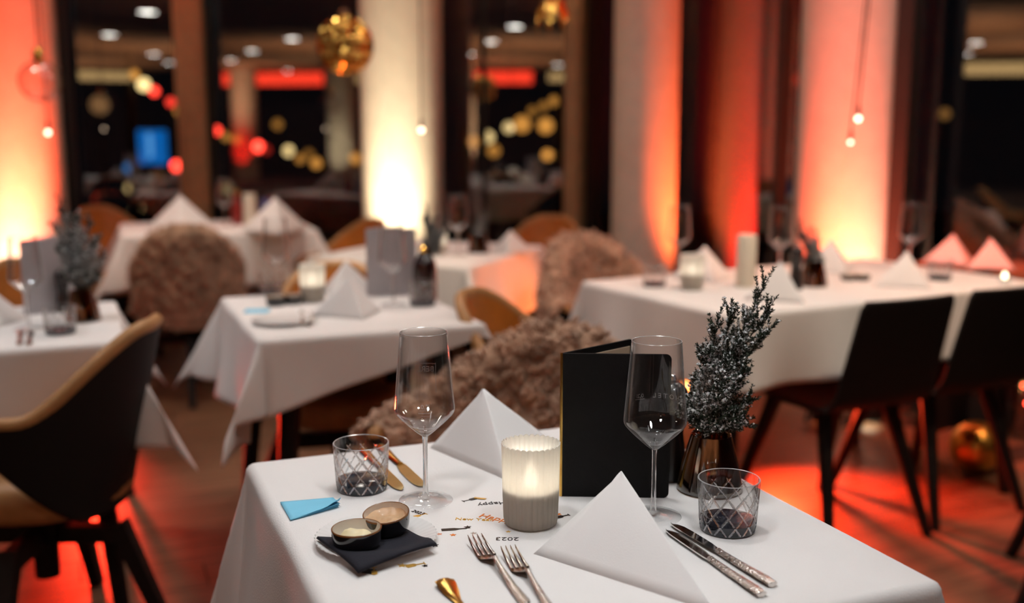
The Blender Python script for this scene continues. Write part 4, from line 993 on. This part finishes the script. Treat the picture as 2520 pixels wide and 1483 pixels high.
# middle table
candle('glowing frosted candle holder on the middle table, left of the napkin', at(770, 742), 1.4, 0.4)
simple_napkin('white napkin pyramid on the middle table beside the glowing candle', at(868, 778), R(30), 0.95)
simple_napkin('white napkin pyramid at the back of the middle table, peeking over the front one', at(846, 724), R(-20), 0.9)
menu('grey menu standing on the middle table before the cream column', at(905, 730), R(14), R(38), m='silver')
wineglass('wine glass on the middle table beside the grey menu', at(968, 752)); wineglass('wine glass at the left of the middle table above the dark bowls', at(683, 730))
tumbler('tumbler on the middle table at the foot of the dark fir vase', at(1040, 752)); tumbler('tumbler at the left end of the middle table', at(668, 722))
t = thing('bottle', 'dark bottle on the middle table that holds a dark fir sprig', 'bottle', (*at(1046, 733)[:2], TT))
MB().lathe([(q * 0.9, z * 0.9) for q, z in smooth_prof([(0.0001, 0), (0.040, 0.001), (0.042, 0.006), (0.042, 0.09), (0.036, 0.125), (0.020, 0.15), (0.017, 0.165)])], 40).build('body', M['bottle'], t)
MB().lathe([(0.0165, 0.142), (0.0175, 0.144), (0.0175, 0.156), (0.0150, 0.158), (0.0001, 0.152)], 32).build('neck_ring', M['gold'], t)
q = at(1046, 733); f = fir('dark fir sprig standing upright in the dark bottle of the middle table', q, 2.6, 0.62, TT + 0.085); f.rotation_euler = (R(9), R(-14), 2.6)
for k, (px, py) in enumerate(((680, 752), (722, 748))):
    p = at(px, py); b = dip('black dip bowl on the middle table, the %s of the pair' % ('one nearer its left edge' if k == 0 else 'one nearer the candle'), p, TT, (0, 0, 0), 0.030, 0.028, 0, 'b')
t = thing('plate', 'white plate near the front edge of the middle table', 'plate', (*at(700, 795)[:2], TT)); MB().lathe([(0.0001, 0.003), (0.05, 0.003), (0.085, 0.012), (0.086, 0.010), (0.05, 0.0), (0.0001, 0)], 48).build('plate', M['porcelain'], t)
p = at(632, 768); t = thing('sticky_note', 'single blue note at the left edge of the middle table', 'note', (p.x, p.y, TT)); mb = MB(); grid(mb, lambda u, v: Vector((u * 0.07 - 0.035, v * 0.05 - 0.025, 0.0006 + 0.004 * v * v)), 6, 6); o = mb.build('sheet', M['blue'], t); o.modifiers.new('s', 'SOLIDIFY').thickness = 0.0006
fork('fork on the middle table pointing away from the picture, left of its napkin', at(775, 775), at(760, 808)); 
knife('knife on the middle table by the white plate', at(742, 770), at(748, 812), km, 'table knives')

# left table
menu('grey menu standing on the left table behind its wine glass', at(62, 778), R(48), R(28), m='silver')
wineglass('wine glass on the left table in front of the grey menu', at(72, 812))
tumbler('cut tumbler on the left table in front of its pepper mill', at(150, 822))
mill('black pepper mill on the left table beside the grey menu', at(158, 768), 0.13)
bg_vase('amber vase on the left table holding a snowy fir', 'tall snowy fir sprig in the vase of the left table', 205, 790, R(120), 1.0, 1.05)
simple_napkin('white napkin pyramid cut off by the left edge of the picture', at(-22, 800), R(35), 0.9)
knife('knife on the left table, the left one of the two under the wine glass', at(50, 815), at(48, 862), km, 'table knives'); knife('knife on the left table, the right one of the two under the wine glass', at(76, 815), at(70, 862), km, 'table knives')

# long table
candle('glowing frosted candle holder at the left end of the long table', at(1702, 713), 1.6, 0.2)
tumbler('tumbler at the left end of the long table beside its candle', at(1610, 705))
wineglass('wine glass on the long table behind its glowing candle', at(1668, 676)); wineglass('wine glass on the long table in the middle, before the dark pane', at(1916, 682)); wineglass('wine glass at the right end of the long table above the white napkin', at(2236, 668))
simple_napkin('white napkin pyramid on the long table right behind the candle', at(1738, 690), R(10)); simple_napkin('white napkin pyramid on the long table behind the tip of the frosted fir', at(1930, 738), R(30)); simple_napkin('white napkin pyramid on the long table before the orange column', at(2052, 668), R(15)); simple_napkin('white napkin pyramid at the right end of the long table under the wine glass', at(2240, 705), R(30))
t = thing('napkin_roll', 'white upright rolled card standing on the long table', 'menu', (*at(1834, 706)[:2], TT)); MB().lathe([(0.0001, 0.001), (0.0315, 0.001), (0.0325, 0.004), (0.0325, 0.165), (0.028, 0.172), (0.0001, 0.172)], 40).build('roll', M['cream'], t)
mill('black pepper mill on the long table before the orange column', at(1957, 712), 0.15)
bg_vase('amber vase on the long table before the orange column', 'slim dark fir sprig in the vase of the long table', 2000, 704, R(170), 1, 0.7)
for k, (px, py) in enumerate(((2087, 690), (2122, 690))): dip('black dip bowl on the long table, %s of the pair before the orange column' % ('left-hand one' if k == 0 else 'right-hand one'), at(px, py), TT, (0, 0, 0), 0.026, 0.02, 0, 'b')
tumbler('tumbler at the right end of the long table', at(2312, 690))
p = at(2500, 700); t = thing('tea_light', 'small glowing tea light at the right end of the long table', 'candle', (p.x - 0.03, p.y + 0.02, TT)); MB().lathe([(0.0001, 0), (0.018, 0), (0.019, 0.018), (0.017, 0.018), (0.016, 0.012), (0.0001, 0.012)], 24).build('cup', M['porcelain'], t); MB().lathe([(0.0001, 0.013), (0.007, 0.018), (0.009, 0.026), (0.004, 0.036), (0.0001, 0.04)], 16).build('flame', emit_mat('tea_flame', (1, 0.9, 0.6), 5), t)
# napkins on the window ledge
for k, (px, py, r_) in enumerate(((2350, 640, 10), (2448, 642, 40))):
    p = aty(px, py, 4.35 if k == 0 else 4.2); P0 = Vector((p.x, p.y, 0)); rot = Matrix.Rotation(R(r_), 3, 'Z')
    q = lambda x, y, z: P0 + rot @ Vector((x, y, 0)) + Vector((0, 0, 0.7215 + z))
    c0 = TT; globals()['TT'] = 0.7215
    napkin('red-lit napkin pyramid on the window ledge, the %s of two' % ('pointed left one' if k == 0 else 'right one'), q(0, 0.02, 0.115), q(0, -0.085, 0), q(-0.115, 0.055, 0), q(0.115, 0.055, 0), 2)
    globals()['TT'] = c0
# small orange-lit table
candle('glowing candle holder on the small table, in front of the cream column', at(1080, 628), 1.6, 0.1, scale=0.9)
bg_vase('amber vase on the small orange-lit table', 'greyish fir sprig on the small orange-lit table', 1178, 622, R(20), 1, 0.62)
wineglass('wine glass on the small orange-lit table beside its candle', at(1128, 628))
simple_napkin('white napkin pyramid on the small orange-lit table', at(1255, 622), R(-10), 0.8)
# far table
simple_napkin('large white napkin pyramid at the left of the far table', at(448, 565), R(20), 1.5); simple_napkin('large white napkin pyramid at the right of the far table', at(682, 572), R(20), 1.5)
wineglass('wine glass on the far table beside the red bottle', at(556, 556))
t = thing('bottle', 'small red bottle on the far table', 'bottle', (*at(585, 552)[:2], TT)); MB().lathe(smooth_prof([(0.0001, 0), (0.028, 0.001), (0.029, 0.008), (0.029, 0.09), (0.014, 0.125), (0.012, 0.16)]) + [(0.0001, 0.16)], 32).build('body', M['redbottle'], t); MB().lathe([(0.0001, 0.1605), (0.0135, 0.1605), (0.0135, 0.182), (0.0001, 0.182)], 24).build('cap', M['gold'], t)
t = thing('pillar_candle', 'cream pillar candle on the far table beside the red bottle', 'candle', (*at(616, 552)[:2], TT)); MB().lathe([(0.0001, 0.0), (0.033, 0.0), (0.034, 0.003), (0.034, 0.16), (0.031, 0.163), (0.0001, 0.158)], 32).build('wax', M['cream'], t); MB().bar((0, 0, 0.158), (0.001, 0, 0.175), 0.001, n=6).build('wick', M['cord'], t)
t = thing('jug', 'small blue jug on the far table behind the right napkin', 'jug', (*at(655, 548)[:2], TT)); MB().lathe(smooth_prof([(0.0001, 0), (0.026, 0.001), (0.036, 0.03), (0.034, 0.06), (0.022, 0.10), (0.026, 0.13)]) + [(0.023, 0.13), (0.019, 0.10), (0.0001, 0.02)], 32).build('body', mat('blue_glaze', (0.10, 0.13, 0.33), 0.25, coat=0.5, nscale=20, namt=0.1), t); MB().tube([(0.03, 0, 0.06), (0.055, 0, 0.075), (0.055, 0, 0.105), (0.024, 0, 0.12)], 0.005, 8).build('handle', mat('blue_glaze_handle', (0.10, 0.13, 0.33), 0.25), t)

# ------------------------------------------------------------------ ornaments hung from the ceiling
def hang_cord(t, top, z1, sway=0.0):
    MB().tube([(0, 0, top), (sway * 0.3, 0, top + (CEIL - z1 - top) * 0.35), (sway, 0, CEIL - z1)], 0.003, 6).build('cord', M['cord'], t, angle=0)
p = aty(849, 112, 4.4)
t = thing('ornament_ball', 'large gold faceted ornament ball hanging beside the cream column', 'ornament', p)
b = MB(); RB = 0.115
for i in range(24):
    for j in range(14):
        a0, a1 = 2 * math.pi * i / 24, 2 * math.pi * (i + 1) / 24; t0, t1 = math.pi * (j + 0.02) / 14, math.pi * (j + 0.98) / 14
        c_ = (a0 + a1) / 2; tm = (t0 + t1) / 2
        f = lambda a, th, r: Vector((r * math.sin(th) * math.cos(a), r * math.sin(th) * math.sin(a), r * math.cos(th)))
        b.add([f(a0, t0, RB), f(a0, t1, RB), f(a1, t1, RB), f(a1, t0, RB), f(c_, tm, RB * 0.93)], [(0, 1, 4), (1, 2, 4), (2, 3, 4), (3, 0, 4)])
b.build('ball', M['gold'], t, smooth=False)
MB().lathe([(0.016, 0.108), (0.018, 0.113), (0.018, 0.135), (0.012, 0.140), (0.0001, 0.141)], 20).build('cap', M['steel'], t); hang_cord(t, 0.14, p.z)
p = aty(98, 200, 4.6)
t = thing('glass_ornament', 'clear ribbed glass ornament ball hanging before the left orange column', 'ornament', p)
MB().lathe([(0.085 * math.sin(math.pi * k / 24), -0.085 * math.cos(math.pi * k / 24)) for k in range(1, 24)], 72, fn=lambda a, r, z: 1 + 0.035 * math.cos(12 * a)).build('ball', M['bauble'], t)
MB().lathe([(0.018, 0.08), (0.022, 0.09), (0.020, 0.125), (0.012, 0.135), (0.0001, 0.136)], 20).build('cap', M['gold'], t); hang_cord(t, 0.13, p.z)
p = aty(1362, 18, 4.8)
t = thing('gold_leaf_ornament', 'gold leaf ornament half cut off by the top edge of the picture', 'ornament', p)
for k in range(7):
    a = 2 * math.pi * k / 7; mb = MB()
    grid(mb, lambda u, v: Vector((math.cos(a) * (0.02 + 0.055 * math.sin(v * 1.9)) + math.sin(a) * (u - 0.5) * 0.05 * math.sin(math.pi * min(1, v + 0.05)), math.sin(a) * (0.02 + 0.055 * math.sin(v * 1.9)) - math.cos(a) * (u - 0.5) * 0.05 * math.sin(math.pi * min(1, v + 0.05)), 0.04 - 0.15 * v + 0.01 * math.cos(u * 6))), 6, 10)
    o = mb.build('leaf', M['gold'], t, angle=0); o.modifiers.new('s', 'SOLIDIFY').thickness = 0.002
hang_cord(t, 0.03, p.z)
def pend(label, px, py, Y, sway=0.0, s=1.0):
    p = aty(px, py, Y); t = thing('pendant_bulb', label, 'light', p, 0, 'little pendant bulbs')
    MB().lathe([(0.0001, -0.0105 * s)] + [(0.0105 * s * math.sin(math.pi * k / 12), -0.0105 * s * math.cos(math.pi * k / 12)) for k in range(1, 12)] + [(0.0001, 0.0105 * s)], 20).build('bulb', M['bulb'], t)
    MB().lathe([(0.0001, 0.0105), (0.007, 0.0105), (0.007, 0.040), (0.003, 0.05), (0.0001, 0.05)], 16).build('socket', M['cord'], t)
    hang_cord(t, 0.05, p.z, sway); return t
pend('little pendant bulb before the left orange column', 118, 326, 4.7); pend('little pendant bulb before the cream column', 1037, 320, 4.6)
pend('upper pendant bulb on a long dark cord before the right orange column', 2112, 292, 4.0, 0.07); pend('lower pendant bulb before the right orange column', 2093, 350, 4.2, 0.1, 0.7)

# ------------------------------------------------------------------ on the floor
p = at(2413, 1172, 0); t = thing('ornament_ball', 'large shiny gold ball lying on the floor behind the black chairs', 'ornament', (p.x, p.y + 0.05, 0.098))
MB().lathe([(0.0001, -0.096)] + [(0.096 * math.sin(math.pi * k / 24), -0.096 * math.cos(math.pi * k / 24)) for k in range(1, 24)] + [(0.0001, 0.096)], 48).build('ball', mat('satin_gold', (0.80, 0.47, 0.10), 0.33, 1.0, nscale=30, namt=0.08), t, angle=0)
b = MB().lathe([(0.010, 0.0), (0.012, 0.004), (0.012, 0.016), (0.0001, 0.017)], 16); b.v = [tuple(Matrix.Rotation(R(70), 3, 'Y') @ Vector((x, y, z + 0.094))) for x, y, z in b.v]; b.build('cap', M['gold'], t)
p = at(2512, 1075, 0); t = thing('glass_jar', 'tall glass jar of fairy lights on the floor at the right edge', 'jar', (p.x + 0.03, p.y, 0))
MB().lathe([(0.0001, 0.0), (0.075, 0.0), (0.078, 0.005), (0.078, 0.42), (0.074, 0.42), (0.074, 0.008), (0.0001, 0.008)], 40).build('jar', M['bauble'], t)
rr = random.Random(3); pts = []
for k in range(26): pts.append(Vector((0.05 * math.cos(k * 1.3) * rr.uniform(.5, 1), 0.05 * math.sin(k * 1.3) * rr.uniform(.5, 1), 0.05 + 0.014 * k)))
MB().tube(pts, 0.0014, 5).build('cord', M['cord'], t)
fb = [emit_mat('fairy_red', (1, 0.06, 0.03), 30), emit_mat('fairy_gold', (1, 0.6, 0.2), 30), emit_mat('fairy_pink', (1, 0.2, 0.2), 30)]
for k in range(4, 26, 2):
    q = pts[k]; o = MB().lathe([(0.0001, -0.007), (0.006, -0.003), (0.006, 0.003), (0.0001, 0.007)], 10).build('fairy_bulb', fb[k % 3], t); o.location = q

# ------------------------------------------------------------------ the night outside
struct(MB().box((0, 70, -9.05), (200, 122, 0.1)).build('ground', M['ground'], smooth=False))
def street_lamp(px, py, Y, r, col, s, label):
    p = aty(px, py, Y); t = thing('street_lamp', label, 'street lamp', (p.x, p.y, -9.0), 0, 'town lights beyond the windows'); h = p.z + 9.0
    MB().lathe([(0.0001, h - r)] + [(r * math.sin(math.pi * k / 10), h - r * math.cos(math.pi * k / 10)) for k in range(1, 10)] + [(0.0001, h + r)], 16).build('globe', emit_mat('town_light', col, s * 0.3), t)
    MB().lathe([(0.09, 0), (0.05, 1.0), (0.04, h - r)], 8).build('pole', M['can'], t)
AMB = (1, 0.42, 0.08); YEL = (1, 0.70, 0.30); RDL = (1, 0.05, 0.03); BLU = (0.02, 0.30, 0.85)
for (px, py, c, s, nm) in ((710, 371, YEL, 9, 'pale yellow street lamp beyond the middle pane, the brightest there'), (683, 306, AMB, 2, 'dim amber street lamp above the pale yellow one'), (435, 408, RDL, 30, 'bright red lamp low beside the bronze window post'), (455, 408, RDL, 14, 'red lamp half hidden by the bronze window post'),
        (318, 413, BLU, 3, 'small blue lamp below the blue sign'), (320, 463, YEL, 4, 'pale lamp low in the left pane under the blue lamp'), (337, 512, YEL, 4, 'pale lamp lowest in the left pane'), (245, 258, (1, 0.5, 0.2), 1.0, 'faint broad amber lamp high in the left pane'),
        (1347, 381, AMB, 6, 'orange street lamp beside the brown window post, left of a pair'), (1376, 382, AMB, 2.5, 'orange street lamp beside the brown window post, right of a pair'), (875, 390, AMB, 4, 'amber lamp touching the left of the cream column'), (1915, 408, (0.6, 0.8, 0.8), 1.5, 'faint pale lamp left of the right orange column'),
        (2325, 280, (1, 0.45, 0.12), 1.2, 'faint amber lamp in the right-hand pane'), (560, 465, (0.8, 0.6, 0.3), 1.5, 'faint pale lamp low beside the bronze window post'), (760, 380, AMB, 1.6, 'faint amber lamp right of the pale yellow one')):
    street_lamp(px, py, 42 + 1.5 * (px % 7), 0.20 if px not in (245,) else 0.34, c, s, nm)
p = aty(366, 362, 34); t = thing('illuminated_sign', 'blue illuminated sign glowing far off beyond the left pane', 'sign', (p.x, p.y, -9.0)); hz = p.z + 9
MB().box((0, 0, hz), (1.08, 0.2, 1.05)).build('panel', emit_mat('blue_sign_light', (0.004, 0.19, 0.72), 0.9), t); MB().box((0.08, -0.12, hz + 0.05), (0.16, 0.04, 0.75)).build('light_stripe', emit_mat('blue_sign_stripe', (0.12, 0.42, 0.9), 1.2), t, smooth=False); MB().bar((0, 0, 0), (0, 0, hz - 0.5), 0.12, n=8).build('pole', M['can'], t)
def festoon(label, pts, Y):
    P = [aty(px, py, Y) for (px, py, *_r) in pts]; t = thing('festoon_string', label, 'light string', P[0], 0, 'festoon strings outside')
    o0 = P[0]; a = P[0] + (P[0] - P[1]) * 0.6 + Vector((0, 0, 0.15)); z = P[-1] + (P[-1] - P[-2]) * 0.6
    cp = [a - o0] + [p - o0 for p in P] + [z - o0]
    MB().tube(cp, 0.006, 5).build('cord', M['can'], t)
    for e in (cp[0], cp[-1]): MB().bar((e.x, e.y, -9 - o0.z), (e.x, e.y, e.z), 0.05, n=8).build('post', M['can'], t)
    for (px, py, c, s, r), q in zip(pts, P):
        o = MB().lathe([(0.0001, -r)] + [(r * math.sin(math.pi * k / 8), -r * math.cos(math.pi * k / 8)) for k in range(1, 8)] + [(0.0001, r)], 14).build('festoon_bulb', emit_mat('festoon_light', c, s * 0.36), t); o.location = q - o0 - Vector((0, 0, r))
festoon('string of red and yellow bulbs dipping across the two left panes', [(330, 172, AMB, 4, .05), (353, 192, YEL, 9, .07), (379, 213, RDL, 14, .05), (420, 240, RDL, 7, .05), (440, 262, AMB, 3, .05), (460, 268, AMB, 5, .05), (487, 275, YEL, 6, .055), (533, 310, RDL, 14, .05), (556, 325, AMB, 2, .05), (581, 331, AMB, 1.4, .05), (635, 347, RDL, 24, .06), (655, 357, RDL, 1.5, .05), (738, 380, AMB, 2, .05), (778, 388, AMB, 3, .06)], 12.0)
festoon('string of amber bulbs rising towards the brown window post', [(1165, 335, AMB, 2, .06), (1200, 322, YEL, 4.5, .07), (1215, 355, AMB, 2, .07), (1252, 300, YEL, 4, .06), (1285, 285, AMB, 3, .09), (1310, 262, AMB, 1.4, .05), (1343, 290, AMB, 3.2, .085), (1338, 250, AMB, 1.5, .05), (1364, 236, AMB, 2.2, .055)], 12.0)
